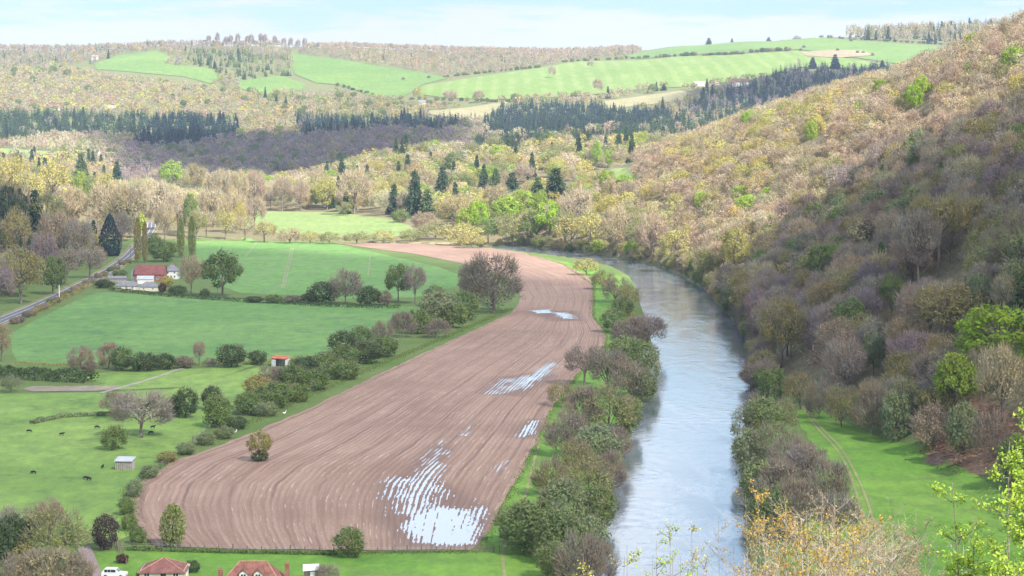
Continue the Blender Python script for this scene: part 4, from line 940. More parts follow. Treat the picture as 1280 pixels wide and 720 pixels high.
A('bush', 272, 492, 534, 44, 'green', 'large round green bush at the pasture fence')
A('bush', 296, 518, 536, 30, 'deep', 'low dark bush right of the large round pasture bush')
for q, (x_, t_, b_, w_, ti) in enumerate([(280, 532, 548, 30, 'sage'), (258, 540, 556, 28, 'sage'), (232, 552, 568, 30, 'sage'), (208, 562, 578, 28, 'olive'), (186, 580, 598, 28, 'sage'), (168, 598, 622, 24, 'sage'), (158, 620, 644, 26, 'mid'), (162, 640, 664, 24, 'mid'), (172, 656, 680, 24, 'mid')]):
    A('bush', x_, t_, b_, w_, ti, 'low bramble bush on the bank between pasture and plough', 'low brambles along the plough edge', False)
# --- left pastures
A('bare_tree', 177, 486, 547, 84, 'grey', 'spreading bare tree with a thick grey trunk in the pasture')
A('bare_bush', 144, 488, 524, 46, 'grey', 'bare grey bush left behind the spreading pasture tree')
A('bush', 214, 494, 520, 30, 'dark', 'brown bush right behind the spreading pasture tree')
A('bush', 143, 530, 562, 40, 'mid', 'lone round green bush in the pasture')
A('bare_bush', 101, 431, 462, 34, 'rust', 'brown round bare bush under the crop field')
A('bare_bush', 136, 427, 460, 34, 'rust', 'brown bare bush left of the dark evergreen hedge bush')
A('bush', 152, 430, 463, 32, 'green', 'green bush at the middle of the field foot hedge')
A('bush', 180, 438, 464, 44, 'deep', 'wide dark bush under the crop field')
A('bush', 205, 440, 462, 34, 'deep', 'dark bush right of the wide dark one')
A('bush', 230, 444, 460, 30, 'dark', 'low brown bush before the thin tree')
A('bare_tree', 249, 425, 458, 18, 'pink', 'thin upright bare tree under the crop field')
A('bush', 289, 427, 459, 44, 'deep', 'large dark green bush left of the red roofed shed')
A('bush', 322, 436, 456, 28, 'deep', 'dark bush directly left of the red roofed shed')
A('bare_bush', 262, 446, 459, 16, 'dark', 'little bare bush right of the thin tree')
A('budding_tree', 2, 404, 452, 30, 'rust', 'orange brown tree at the picture edge under the road')
A('willow_bush', 14, 468, 490, 30, 'sage', 'small grey green bush at the end of the clipped hedge')
A('bush', 112, 450, 468, 24, 'dark', 'brown bush beyond the end of the clipped hedge')
# --- bottom corner garden
A('willow_bush', 66, 629, 706, 92, 'willow', 'large pale willow in the bottom garden')
A('bush', 14, 640, 706, 62, 'deep', 'dark evergreen bush left of the large willow')
A('bare_tree', 62, 622, 680, 40, 'rust', 'rusty tree top showing over the large willow')
A('bare_tree', 20, 630, 690, 56, 'grey', 'grey bare tree behind the dark evergreen bush')
A('evergreen_tree', 132, 640, 687, 38, 'plum', 'egg shaped dark purple evergreen beside the drive')
A('bush', 34, 672, 712, 40, 'olive', 'olive bush between the dark evergreen and the willow')
A('bare_bush', 58, 682, 740, 90, 'tan', 'tan twiggy thicket at the bottom edge')
A('bare_bush', 8, 690, 745, 60, 'grey', 'grey twiggy thicket in the bottom corner')
A('bare_bush', 98, 690, 735, 44, 'grey', 'grey twigs beside the drive')
A('poplar_tree', 216, 629, 684, 34, 'willow', 'pale green upright willow at the foot of the plough')
A('bush', 153, 691, 704, 19, 'copper', 'small dark red shrub beside the drive')
A('bush', 436, 656, 697, 46, 'mid', 'round green bush on the fence under the plough')
A('leafy_tree', 324, 536, 577, 34, 'olive', 'lone small tree standing in the ploughed field')
A('bush', 325, 562, 577, 26, 'deep', 'dark undergrowth around the lone field tree')
A('bush', 240, 698, 716, 24, 'deep', 'dark bush between the bungalow and the dormer house')
A('bush', 178, 710, 724, 18, 'mid', 'green garden bush at the bungalow front')
A('bush', 190, 712, 726, 14, 'lime', 'light green garden bush at the bungalow front')
A('bare_bush', 408, 704, 726, 34, 'grey', 'twiggy bush right of the small grey shed')
SOFT = dict(green=(.17, .235, .095), mid=(.22, .285, .12), dark=(.28, .245, .215), purple=(.31, .265, .25), sage=(.25, .30, .17), willow=(.30, .335, .14))
# --- shrubs on the near bank of the river
NB = [(772, 348, 378, 34, 'rust', 'willow_bush', 'orange tinted bush at the inner river bend'), (790, 358, 384, 26, 'lemon', 'willow_bush', 'pale yellow bush at the water on the inner bend'), (757, 340, 362, 30, 'willow', 'willow_bush', 'soft green bush above the orange tinted one'),
      (736, 324, 344, 30, 'lemon', 'willow_bush', 'pale bush on the inner bend, farthest upstream'), (782, 372, 396, 26, 'mid', 'bush', 'green bush below the pale yellow one'),
      (770, 385, 416, 30, 'mid', 'bush', 'light green bush on the narrow meadow strip'), (812, 396, 440, 44, 'purple', 'bare_tree', 'dark bare tree leaning over the river'), (792, 398, 436, 44, 'dark', 'bare_bush', 'dark twiggy bush beside the leaning tree'),
      (800, 425, 470, 48, 'green', 'bush', 'green bush under the leaning tree'), (784, 420, 456, 44, 'mid', 'bush', 'fresh green bush left of the leaning tree'), (813, 440, 482, 30, 'sage', 'bush', 'sage bush at the water under the leaning tree'),
      (734, 432, 482, 46, 'purple', 'bare_tree', 'purplish bare tree on the plough side of the river shrubs'), (762, 436, 492, 50, 'dark', 'bare_tree', 'dark bare tree in the middle of the river shrubs'), (790, 450, 496, 46, 'grey', 'bare_bush', 'grey bare bush between the green river shrubs'),
      (806, 462, 502, 36, 'green', 'bush', 'green bush on the water where the river is widest'), (706, 478, 508, 34, 'olive', 'willow_bush', 'olive yellow bush on the plough corner'),
      (764, 482, 540, 62, 'willow', 'willow_bush', 'broad pale green willow on the near bank'), (732, 484, 540, 46, 'dark', 'bare_bush', 'dark bare thicket left of the broad willow'), (788, 492, 540, 36, 'mid', 'bush', 'bright bush at the water below the broad willow'),
      (712, 514, 570, 50, 'purple', 'bare_bush', 'purplish bare thicket above the grassy strip'), (750, 530, 586, 58, 'sage', 'bush', 'sage bush midway along the near bank'), (774, 534, 582, 36, 'grey', 'bare_bush', 'grey bush at the water midway along the near bank'),
      (722, 548, 604, 48, 'olive', 'willow_bush', 'olive brown bush midway along the near bank'), (690, 572, 620, 44, 'olive', 'bare_bush', 'olive twiggy bush beside the grassy path'),
      (738, 572, 632, 60, 'willow', 'willow_bush', 'yellow green willow right of the olive twiggy bush'), (768, 566, 612, 36, 'purple', 'bare_bush', 'bare bush at the water beside the yellow green willow'), (706, 598, 656, 56, 'sage', 'bush', 'grey green bush between the willow and the path'),
      (752, 604, 660, 44, 'green', 'bush', 'green bush on the water above the foreground twigs'), (668, 622, 692, 74, 'green', 'bush', 'big dome of green by the field gate'), (645, 630, 680, 48, 'mid', 'bush', 'lighter green bush left part of the big dome'),
      (700, 636, 704, 62, 'green', 'bush', 'big green bush right of the big dome'), (738, 640, 705, 50, 'sage', 'bush', 'sage bush beside the water at the bottom'), (696, 676, 724, 44, 'mid', 'bush', 'small green bush below the big dome'),
      (728, 664, 736, 56, 'dark', 'bare_bush', 'dark twiggy bush at the bottom of the near bank'), (752, 676, 735, 40, 'purple', 'bare_bush', 'purple twigs at the water in the bottom')]
for x_, t_, b_, w_, ti, kd, lb in NB: A(kd, x_ - 3, t_ - 3, b_, w_ * 1.2, SOFT.get(ti, ti), lb, 'shrubs along the near river bank')
# --- shrubs on the far bank and along the meadow
FB = [(955, 496, 548, 50, 'mid', 'bush', 'bright green bush at the top of the far bank strip'), (932, 506, 552, 34, 'sage', 'willow_bush', 'grey green willow at the water on the far bank top'), (978, 498, 540, 36, 'willow', 'willow_bush', 'pale willow beside the meadow track start'),
      (936, 536, 588, 40, 'sage', 'bush', 'sage bush dipping into the water on the far bank'), (968, 530, 588, 56, 'sage', 'willow_bush', 'broad sage willow on the far bank'), (990, 545, 600, 50, 'purple', 'bare_bush', 'purplish bare bush right of the broad sage willow'),
      (948, 572, 632, 44, 'mid', 'bush', 'green bush at the water in the middle of the far bank'), (976, 576, 640, 56, 'grey', 'bare_bush', 'grey brown bare bush in the middle of the far bank'), (1010, 556, 622, 54, 'purple', 'bare_tree', 'purple bare tree bordering the meadow track'),
      (1036, 572, 640, 46, 'dark', 'bare_bush', 'dark bare bush nearest the meadow track'), (962, 606, 676, 50, 'green', 'bush', 'green bush behind the yellow leaved saplings'), (1000, 600, 672, 60, 'purple', 'bare_bush', 'purple twiggy bush behind the yellow leaved saplings'), (1046, 612, 684, 52, 'dark', 'bare_tree', 'gnarled dark bare tree on the meadow')]
for x_, t_, b_, w_, ti, kd, lb in FB: A(kd, x_, t_ - 3, b_, w_ * 1.2, SOFT.get(ti, ti), lb, 'shrubs along the far river bank')
MB_ = [(1000, 462, 512, 44, 'olive', 'willow_bush', 'olive bush at the end of the meadow'), (1024, 470, 524, 40, 'grey', 'bare_bush', 'grey bush at the meadow corner'), (1052, 478, 534, 50, 'olive', 'willow_bush', 'olive bush along the meadow top edge'), (1088, 474, 544, 50, 'rust', 'bare_bush', 'reddish bare bush along the meadow top edge'),
       (1120, 486, 552, 46, 'sage', 'bush', 'green grey bush along the meadow top edge'), (1166, 502, 562, 58, 'rust', 'willow_bush', 'large brown bush above the dead bracken'), (1205, 500, 568, 52, 'sage', 'bush', 'sage bush above the dead bracken'), (1238, 510, 578, 50, 'dark', 'bare_bush', 'dark bare bush behind the near sapling'), (968, 455, 505, 44, 'green', 'bush', 'green bush at the water below the shaded wood'), (1270, 540, 600, 50, 'green', 'bush', 'green bush at the picture edge behind the near sapling')]
for x_, t_, b_, w_, ti, kd, lb in MB_: A(kd, x_, t_, b_, w_, ti, lb, 'bushes along the hill foot beside the meadow')
# --- standout trees on the steep hill
A('leafy_tree', 1250, 378, 470, 128, 'bright', 'broad lime green tree on the steep hill')
A('leafy_tree', 1196, 438, 520, 66, 'lime', 'bright green tree lower left of the broad lime tree')
A('budding_tree', 1187, 348, 430, 104, 'olive', 'domed olive green oak on the steep hill')
A('budding_tree', 1226, 428, 500, 40, 'rust', 'pink brown slender tree in front of the broad lime tree')
A('bare_tree', 1252, 430, 530, 70, 'tan', 'pale stemmed bare tree in front of the broad lime tree')
A('leafy_tree', 1224, 338, 400, 44, 'sage', 'sage green tree right of the domed olive oak')
A('conifer_tree', 1276, 336, 410, 40, 'deep', 'dark conifer at the picture edge above the lime tree')
A('tall_tree', 1173, 240, 345, 80, 'olive', 'tall tree with a bare pink trunk, right of two on the hill')
A('tall_tree', 1147, 262, 370, 66, 'grey', 'tall tree with a bare pink trunk, left of two on the hill')
A('leafy_tree', 1153, 92, 128, 26, 'bright', 'vivid green tree highest on the sunlit slope')
A('leafy_tree', 1143, 104, 138, 26, 'bright', 'vivid green tree just below the highest vivid one')
A('leafy_tree', 1018, 140, 172, 26, 'lemon', 'yellow green tree on the sunlit slope skyline side')
A('leafy_tree', 1014, 148, 186, 18, 'lime', 'lime green tree lower on the sunlit slope')
A('budding_tree', 977, 368, 460, 66, 'olive', 'olive brown tree above the river in the shaded wood')
A('leafy_tree', 1092, 410, 470, 34, 'sage', 'pale sage green tree in the shaded wood')
A('leafy_tree', 918, 280, 340, 40, 'lemon', 'pale lemon tree at the edge of the cloud shade')
A('leafy_tree', 1115, 340, 400, 36, 'mid', 'green tree in the gap left of the domed oak')
# --- lone trees and hedges on the far hills
for x_, t_, b_, w_, ti, kd, lb in [(690, 82, 98, 11, 'pink', 'bare_tree', 'lone bare tree in the middle of the striped pasture'), (738, 76, 86, 9, 'pink', 'bare_tree', 'small bare tree near the top of the striped pasture'), (747, 98, 119, 14, 'pink', 'bare_tree', 'bare tree at the lower edge of the striped pasture'),
        (523, 108, 128, 16, 'yellow', 'budding_tree', 'yellow tree beside the far white farm'), (562, 112, 130, 20, 'pink', 'bare_tree', 'round pinkish tree right of the far white farm'), (598, 113, 129, 16, 'rust', 'bare_tree', 'rusty round tree at the lower pasture edge'), (886, 36, 52, 12, 'conif', 'conifer_tree', 'dark conifer beside the white hilltop cottage'),
        (915, 34, 47, 6, 'conif', 'conifer_tree', 'thin dark conifer on the hilltop'), (961, 36, 48, 10, 'conif', 'conifer_tree', 'dark conifer right of the long hilltop house'), (996, 35, 46, 12, 'grey', 'bare_tree', 'bare tree on the hilltop'), (1103, 74, 86, 9, 'conblue', 'conifer_tree', 'lone dark conifer at the end of the far pasture'), (1044, 66, 86, 14, 'conblue', 'conifer_tree', 'tall conifer topping the shaded spruce wood'), (1016, 70, 86, 12, 'conblue', 'conifer_tree', 'conifer left of the tall one over the shaded wood'),
        (830, 104, 113, 8, 'conif', 'conifer_tree', 'small conifer beside the far ruin walls')]:
    A(kd, x_, t_, b_, w_, ti, lb, None, False)
for a, b, n, hpx in (((852, 70.5), (872, 70), 5, 5), ((880, 70), (932, 68), 12, 5), ((938, 66), (990, 63), 10, 5), ((700, 78), (850, 70.5), 22, 4), ((420, 107), (470, 120), 8, 4), ((553, 97), (680, 84), 20, 4), ((880, 50), (940, 48), 10, 5), ((975, 47), (1000, 46), 6, 6), ((1010, 46), (1180, 56), 24, 3.5), ((500, 124), (640, 128), 14, 5)):
    for i in range(n):
        t = (i + random.random() * .7) / n; x_ = a[0] + (b[0] - a[0]) * t; y_ = a[1] + (b[1] - a[1]) * t
        A('bush', x_, y_ - hpx * random.uniform(.7, 1.25), y_, hpx * random.uniform(1.0, 1.9), random.choice(['dark', 'deep', 'olive', 'green']), 'dark hedge bush on the far hill pastures', 'hedge bushes on the far hill pastures', False, j=.2)
for x_, y_ in ((984, 64), (1001, 64), (1064, 52), (1005, 60), (1047, 64), (1072, 67), (1091, 70), (1079, 67), (536, 98), (504, 100)):
    A('bush', x_, y_ - 4, y_, 5, 'dark', 'small thorn bush dotted on the far pasture', 'thorn bushes on the far pasture', False, j=.2)
for i in range(14):
    x_ = 262 + i * 9 + random.uniform(-3, 3); A('bare_tree', x_, 44 + random.uniform(-5, 3), 58, 7, 'grey', 'bare tree standing against the sky on the far skyline', 'bare skyline trees', False)
# roadside brush
for i in range(20):
    t = i / 20; x_ = 10 + 150 * t; y_ = 404 - 82 * t + (2 if i % 2 else 0)
    A('bush', x_ + 8, y_ - 8 + 3 * t, y_ + 1, 15 - 4 * t, random.choice(['rust', 'olive', 'dark', 'green']), 'low roadside bush between the road and the crop field', 'low bushes along the road', False, j=.15)

# overhanging scrub along the foot of the steep hill, right at the water
BT = [('bare_bush', 'grey', 'grey twiggy bush'), ('willow_bush', 'willow', 'soft green willow bush'), ('bare_bush', 'tan', 'tan twiggy bush'), ('willow_bush', 'lemon', 'pale yellow green bush'), ('bush', 'mid', 'leafy green bush'), ('bare_bush', 'purple', 'purplish twiggy bush')]
D_ = 640.0
while D_ < 1440:
    lit = D_ > 960; kd, ti, nm = BT[random.choice([0, 0, 5, 4, 1] if not lit else [1, 2, 3, 2, 4, 3])]
    X_ = np.interp(D_, RIVD, RIVR) + random.uniform(0.5, 4.5); h_ = random.uniform(4.5, 8.5)
    spawn(kd, X_, D_, float(T(X_, D_)) - .3 if X_ > np.interp(D_, RIVD, RIVR) + 2 else WZ - .2, h_, h_ * random.uniform(.9, 1.3), jit(C[ti], .12), nm + (' overhanging the sunlit outer bend of the river' if lit else ' overhanging the river under the shaded hillside'), None, nm + ('s on the sunlit outer bend' if lit else 's under the shaded hillside'), D_ < 800)
    D_ += random.uniform(3.2, 6.0) * (1 if lit else .9)
# ---- drop trees wholly hidden behind nearer ones, then the largest of each kind become objects, the rest one mass per kind
cand.sort(key=lambda c: c[0])
cd_ = np.array([(c[0], c[1], c[8], c[9], c[3] * F / c[0], c[4] * F / c[0]) for c in cand]); drop = np.zeros(len(cand), bool)
for px, top, bot, w, X, D in MANUAL:
    cx, ct, cb = cd_[:, 2], cd_[:, 3] - cd_[:, 4], cd_[:, 3]
    ov = (np.abs(cx - px) < w * .42 + cd_[:, 5] * .30) & (ct < bot - (bot - top) * .28) & (cb > top)
    drop |= ov & (cd_[:, 0] < D + 3)                                   # would stand in front of it
    drop |= np.hypot(cd_[:, 1] - X, cd_[:, 0] - D) < w * D / F * .38    # would stand inside it
cand = [c for c, q in zip(cand, drop) if not q]
hor = np.full(1000, 900.0)                      # nearest crown line so far, by photo column (2 px)
keep = []
for c in cand:
    D, X, Z, h, w, kd, tn, ph, px, pr = c
    top = pr - h * F / D; hw = w * F / D * .5
    if px < -250 or px > 1640: continue
    a, b = int((px - hw + 320) / 2), int((px + hw + 320) / 2) + 1
    seg = hor[max(a, 0):b]
    if len(seg) and top + h * F / D * .06 > seg.max(): continue
    bottom_hidden = min(pr, float(np.median(seg)))
    vis = max(0.0, bottom_hidden - top) * 2 * hw * (1 if -5 < px < 1285 and top < 720 else 0)
    a2, b2 = int((px - hw * .7 + 320) / 2), int((px + hw * .7 + 320) / 2) + 1
    s2 = hor[max(a2, 0):b2]; np.minimum(s2, top + h * F / D * .22, out=s2)
    keep.append((vis, c))
CAP = dict(bare_tree=225, budding_tree=215, leafy_tree=190, conifer_tree=225)
keep.sort(key=lambda k_: -k_[0])
nind = {}; mass = {}
for vis, c in keep:
    D, X, Z, h, w, kd, tn, ph, px, pr = c
    if vis > 30 and nind.get(kd, 0) < CAP[kd]:
        nind[kd] = nind.get(kd, 0) + 1
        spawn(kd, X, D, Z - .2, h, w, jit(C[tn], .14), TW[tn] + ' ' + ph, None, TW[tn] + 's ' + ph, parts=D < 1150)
    else:
        zone = 'hillside' if X > np.interp(D, RD, RF) and D < 2350 and X > 0 else 'far'
        mass.setdefault((zone, kd), []).append(c)
MASS = {('hillside', 'bare_tree'): ('hillside_bare_woodland', 'bare brown woodland covering the steep hillside above the river'), ('hillside', 'budding_tree'): ('hillside_budding_woodland', 'yellow and olive budding woodland scattered over the steep hillside'),
        ('hillside', 'leafy_tree'): ('hillside_green_woodland', 'fresh green trees dotted through the steep hillside wood'), ('hillside', 'conifer_tree'): ('hillside_evergreen_woodland', 'few dark evergreens among the bare hillside wood'),
        ('far', 'bare_tree'): ('far_bare_woodland', 'bare pinkish woodland on the far valley sides and skyline'), ('far', 'budding_tree'): ('far_budding_woodland', 'ochre and yellow budding woodland on the far valley sides'),
        ('far', 'leafy_tree'): ('far_green_woodland', 'green trees among the far woods'), ('far', 'conifer_tree'): ('far_conifer_woodland', 'dark conifer plantations on the far slopes')}
for (zone, kd), lst in mass.items():
    Vs, Qs, rs, ts, cs = [], [], [], [], []; nv = 0
    for far in (False, True):
        protos = LOD[('far_' if far else '') + kd]
        for vi in range(len(protos)):
            sub = [c for q, c in enumerate(lst) if q % len(protos) == vi and (c[0] > 2450) == far]
            if not sub: continue
            V, Q, rr, tw = protos[vi]
            A = np.array([(c[1], c[0], c[2] - .2, c[3], c[4]) for c in sub]); n = len(sub)
            an = RNG.uniform(0, 6.28, n); ca, sa = np.cos(an)[:, None], np.sin(an)[:, None]
            x = V[None, :, 0] * A[:, 4:5]; y = V[None, :, 1] * A[:, 4:5]
            out = np.stack([x * ca - y * sa + A[:, 0:1], x * sa + y * ca + A[:, 1:2], V[None, :, 2] * A[:, 3:4] + A[:, 2:3]], -1)
            Vs.append(out.reshape(-1, 3).astype(np.float32)); Qs.append((Q[None] + (np.arange(n) * len(V))[:, None, None]).reshape(-1, 4) + nv); nv += n * len(V)
            rs.append(np.tile(rr, n)); ts.append(np.tile(tw, n))
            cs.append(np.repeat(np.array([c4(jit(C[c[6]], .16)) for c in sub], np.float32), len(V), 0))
    nm, lb = MASS[(zone, kd)]
    o = link(nm, mesh_np(nm, np.vstack(Vs), np.vstack(Qs), [CMS if kd == 'conifer_tree' else FMS], {'rnd': np.concatenate(rs), 'twig': np.concatenate(ts), 'tint': np.vstack(cs)}))
    tag(o, lb, 'woodland', None, 'stuff')
print('WOODS', {k_: len(v_) for k_, v_ in mass.items()}, nind)
# ------------------------------------------------------------------ buildings
def tile_mat(name, a, b):
    if name in MATS: return MATS[name]
    m, k, out = new_mat(name); o = k.new('ShaderNodeTexCoord').outputs['Object']
    n = k.noise(o, 0.8, 4.0, 0.65); br = k.noise(k.mapping(o, scale=(4, 4, 9)), 1.0, 2.0)
    rows = k.math('SINE', k.math('MULTIPLY', k.sep(o)[2], 22.0))
    f = k.math('ADD', k.math('MULTIPLY', n, .55), k.math('MULTIPLY', br, .45))
    princ(k, out, k.mix(k.ramp(f, .36, .64), c4(a), c4(b)), .85, k.bump(rows, .35, .05)); MATS[name] = m; return m
RED = tile_mat('red_tiles', (.17, .065, .052), (.32, .15, .115)); BROWNRED = tile_mat('brown_red_tiles', (.16, .065, .06), (.28, .13, .11)); SLATE = tile_mat('slate', (.15, .15, .17), (.25, .25, .27)); BARNRED = tile_mat('barn_tiles', (.16, .055, .052), (.27, .11, .10))
RENDER_ = simple_mat('cream_render', (.68, .62, .50), .85, .08, .7); WHITE = simple_mat('white_render', (.78, .77, .74), .8, .05, .7); BRICK = tile_mat('red_brick', (.26, .10, .07), (.38, .19, .14)); STONE = simple_mat('stone', (.33, .29, .25), .9, .3, 1.2)
TIMBER = simple_mat('grey_timber', (.25, .22, .19), .85, .25, 2.0); DARKGLASS = simple_mat('window_glass', (.03, .035, .045), .1, .1, 1, .8); WPVC = simple_mat('white_frame', (.8, .8, .8), .5, .03); TIN = simple_mat('grey_sheet_roof', (.42, .44, .47), .45, .1, .8); BRUST = simple_mat('rusty_sheet_roof', (.42, .13, .07), .7, .25, .9)
GREENWOOD = simple_mat('fence_wood', (.19, .15, .115), .9, .2, 3.0); BLACK = simple_mat('black_wool', (.018, .016, .016), .9, .2, 3.0); WBIRD = simple_mat('white_feathers', (.82, .81, .79), .8, .05, 4); BLUESOLAR = simple_mat('blue_panel', (.035, .06, .16), .25, .1, 1, .6); PAINT = simple_mat('white_car_paint', (.78, .79, .80), .3, .02, 1, .5); TYRE = simple_mat('tyre_rubber', (.02, .02, .02), .8); CLAY = simple_mat('clay_pot', (.42, .2, .12), .8); GREYM = simple_mat('galvanised', (.4, .41, .42), .5, .1)

def thing(name, label, cat, x, y, rot=0.0, group=None, z=None):
    o = link(name, None); o.location = (x, y, float(T(x, y)) if z is None else z); o.rotation_euler = (0, 0, rot); tag(o, label, cat, group); return o
def roof_mesh(kind, w, d, z, rise, over=.35, th=.16, hip=None):
    """w along x (ridge direction), d along y"""
    mb = MB(); X, Y = w / 2 + over, d / 2 + over; zb = z - over * rise / (d / 2)
    h = (w / 2 - 0.02 if hip is None else hip) if kind == 'hip' else 0
    r0, r1 = (-X + h + (over if kind == 'hip' else 0), X - h - (over if kind == 'hip' else 0))
    if r1 < r0 + .2: r0, r1 = -.1, .1
    top = [(-X, -Y, zb), (X, -Y, zb), (X, Y, zb), (-X, Y, zb), (r0, 0, z + rise), (r1, 0, z + rise)]
    v = top + [(a, b, c - th) for a, b, c in top]
    f = [(0, 1, 5, 4), (2, 3, 4, 5), (1, 2, 5), (3, 0, 4)] if kind == 'hip' else [(0, 1, 5, 4), (2, 3, 4, 5)]
    und = [tuple(i + 6 for i in reversed(q)) for q in f]
    side = [(1, 0, 6, 7), (3, 2, 8, 9)]
    side += [(2, 1, 7, 8), (0, 3, 9, 6)] if kind == 'hip' else [(5, 1, 7, 11), (2, 5, 11, 8), (0, 4, 10, 6), (4, 3, 9, 10)]
    mb.add(v, f + und + side); return mb
def walls(mb, w, d, z, rise=0, gable=False):
    mb.box(-w / 2, w / 2, -d / 2, d / 2, -.4, z)
    if gable:
        for s in (-1, 1):
            x = s * (w / 2 - .02); mb.add([(x, -d / 2, z), (x, d / 2, z), (x, 0, z + rise - .05), (x - s * .25, -d / 2, z), (x - s * .25, d / 2, z), (x - s * .25, 0, z + rise - .05)], [(0, 1, 2), (5, 4, 3), (0, 2, 5, 3), (2, 1, 4, 5)])
def window(root, x, y, z, w, h, face='S', bars=1, out=.04):
    fr = MB(); t = .09
    def bx(mb, a0, a1, c0, c1, d0, d1):
        if face == 'S': mb.box(x + a0, x + a1, y - d1, y - d0, z + c0, z + c1)
        elif face == 'E': mb.box(x + d0, x + d1, y + a0, y + a1, z + c0, z + c1)
        else: mb.box(x - d1, x - d0, y + a0, y + a1, z + c0, z + c1)
    for q in ((-w / 2, w / 2, 0, t), (-w / 2, w / 2, h - t, h), (-w / 2, -w / 2 + t, t, h - t), (w / 2 - t, w / 2, t, h - t)): bx(fr, q[0], q[1], q[2], q[3], .01, out + .05)
    for b in range(bars): xx = -w / 2 + w * (b + 1) / (bars + 1); bx(fr, xx - .03, xx + .03, t, h - t, .02, out + .04)
    win = fr.build('window', WPVC, root); gl = MB(); bx(gl, -w / 2 + t, w / 2 - t, t, h - t, .005, .03); gl.build('pane', DARKGLASS, win)
    sl_ = MB(); bx(sl_, -w / 2 - .08, w / 2 + .08, -.1, -.01, .01, .14); sl_.build('sill', WPVC, win)
def chimney(root, x, y, z0, z1, mat=BRICK, w=.75, pots=2):
    m_ = MB(); m_.box(x - w / 2, x + w / 2, y - .3, y + .3, z0, z1); m_.box(x - w / 2 - .07, x + w / 2 + .07, y - .37, y + .37, z1, z1 + .14); c = m_.build('chimney', mat, root)
    for i in range(pots):
        p_ = MB(); xx = x + (i - (pots - 1) / 2) * .36; p_.tube([(xx, y, z1 + .14), (xx, y, z1 + .55)], [.13, .11], 8); p_.build('chimney_pot', CLAY, c)
def door(root, x, y, w=.95, h=2.0, mat=TIMBER):
    m_ = MB(); m_.box(x - w / 2, x + w / 2, y - .06, y - .01, 0, h); d_ = m_.build('door', mat, root)
    q = MB(); q.box(x + w * .3, x + w * .38, y - .11, y - .065, .95, 1.05); q.build('handle', GREYM, d_)

# bungalow with hipped roof, bottom edge
x, y = gp(202, 730); s = y / F
b = thing('bungalow', 'small cream bungalow with a hipped brown red roof', 'house', x, y + 2.5, 0.03)
w = 55 * s; m_ = MB(); walls(m_, w, 6.2, 2.4); m_.build('wall', RENDER_, b); roof_mesh('hip', w, 6.2, 2.4, 1.7).build('roof', BROWNRED, b)
for xx, ww in ((-2.6, 1.1), (2.5, 1.1)): window(b, xx, -3.1, 1.0, ww, 1.1)
door(b, .3, -3.1, mat=DARKGLASS)
m_ = MB(); m_.tube([(-w / 2 - .3, 0, 2.5), (0, 0, 5.06)], .09, 6)
rg_ = MB()
for sx in (-1, 1):
    for sy in (-1, 1): rg_.tube([(sx * (w / 2 + .35), sy * 3.45, 2.2), (sx * .12, 0, 4.14)], .11, 5)
rg_.build('roof_ridge', simple_mat('ridge_tiles', (.42, .22, .16), .8), b)
x, y = gp(224, 727); b2 = thing('lean_to', 'pale grey roofed lean-to behind the bungalow', 'shed', x, y + 2, 0)
m_ = MB(); walls(m_, 2.4, 2.0, 1.7); m_.build('wall', WHITE, b2); m_ = MB(); m_.add([(-1.4, -1.2, 1.72), (1.4, -1.2, 1.72), (1.4, 1.2, 2.3), (-1.4, 1.2, 2.3), (-1.4, -1.2, 1.84), (1.4, -1.2, 1.84), (1.4, 1.2, 2.42), (-1.4, 1.2, 2.42)], [(3, 2, 1, 0), (4, 5, 6, 7), (0, 1, 5, 4), (1, 2, 6, 5), (2, 3, 7, 6), (3, 0, 4, 7)]); m_.build('roof', TIN, b2)
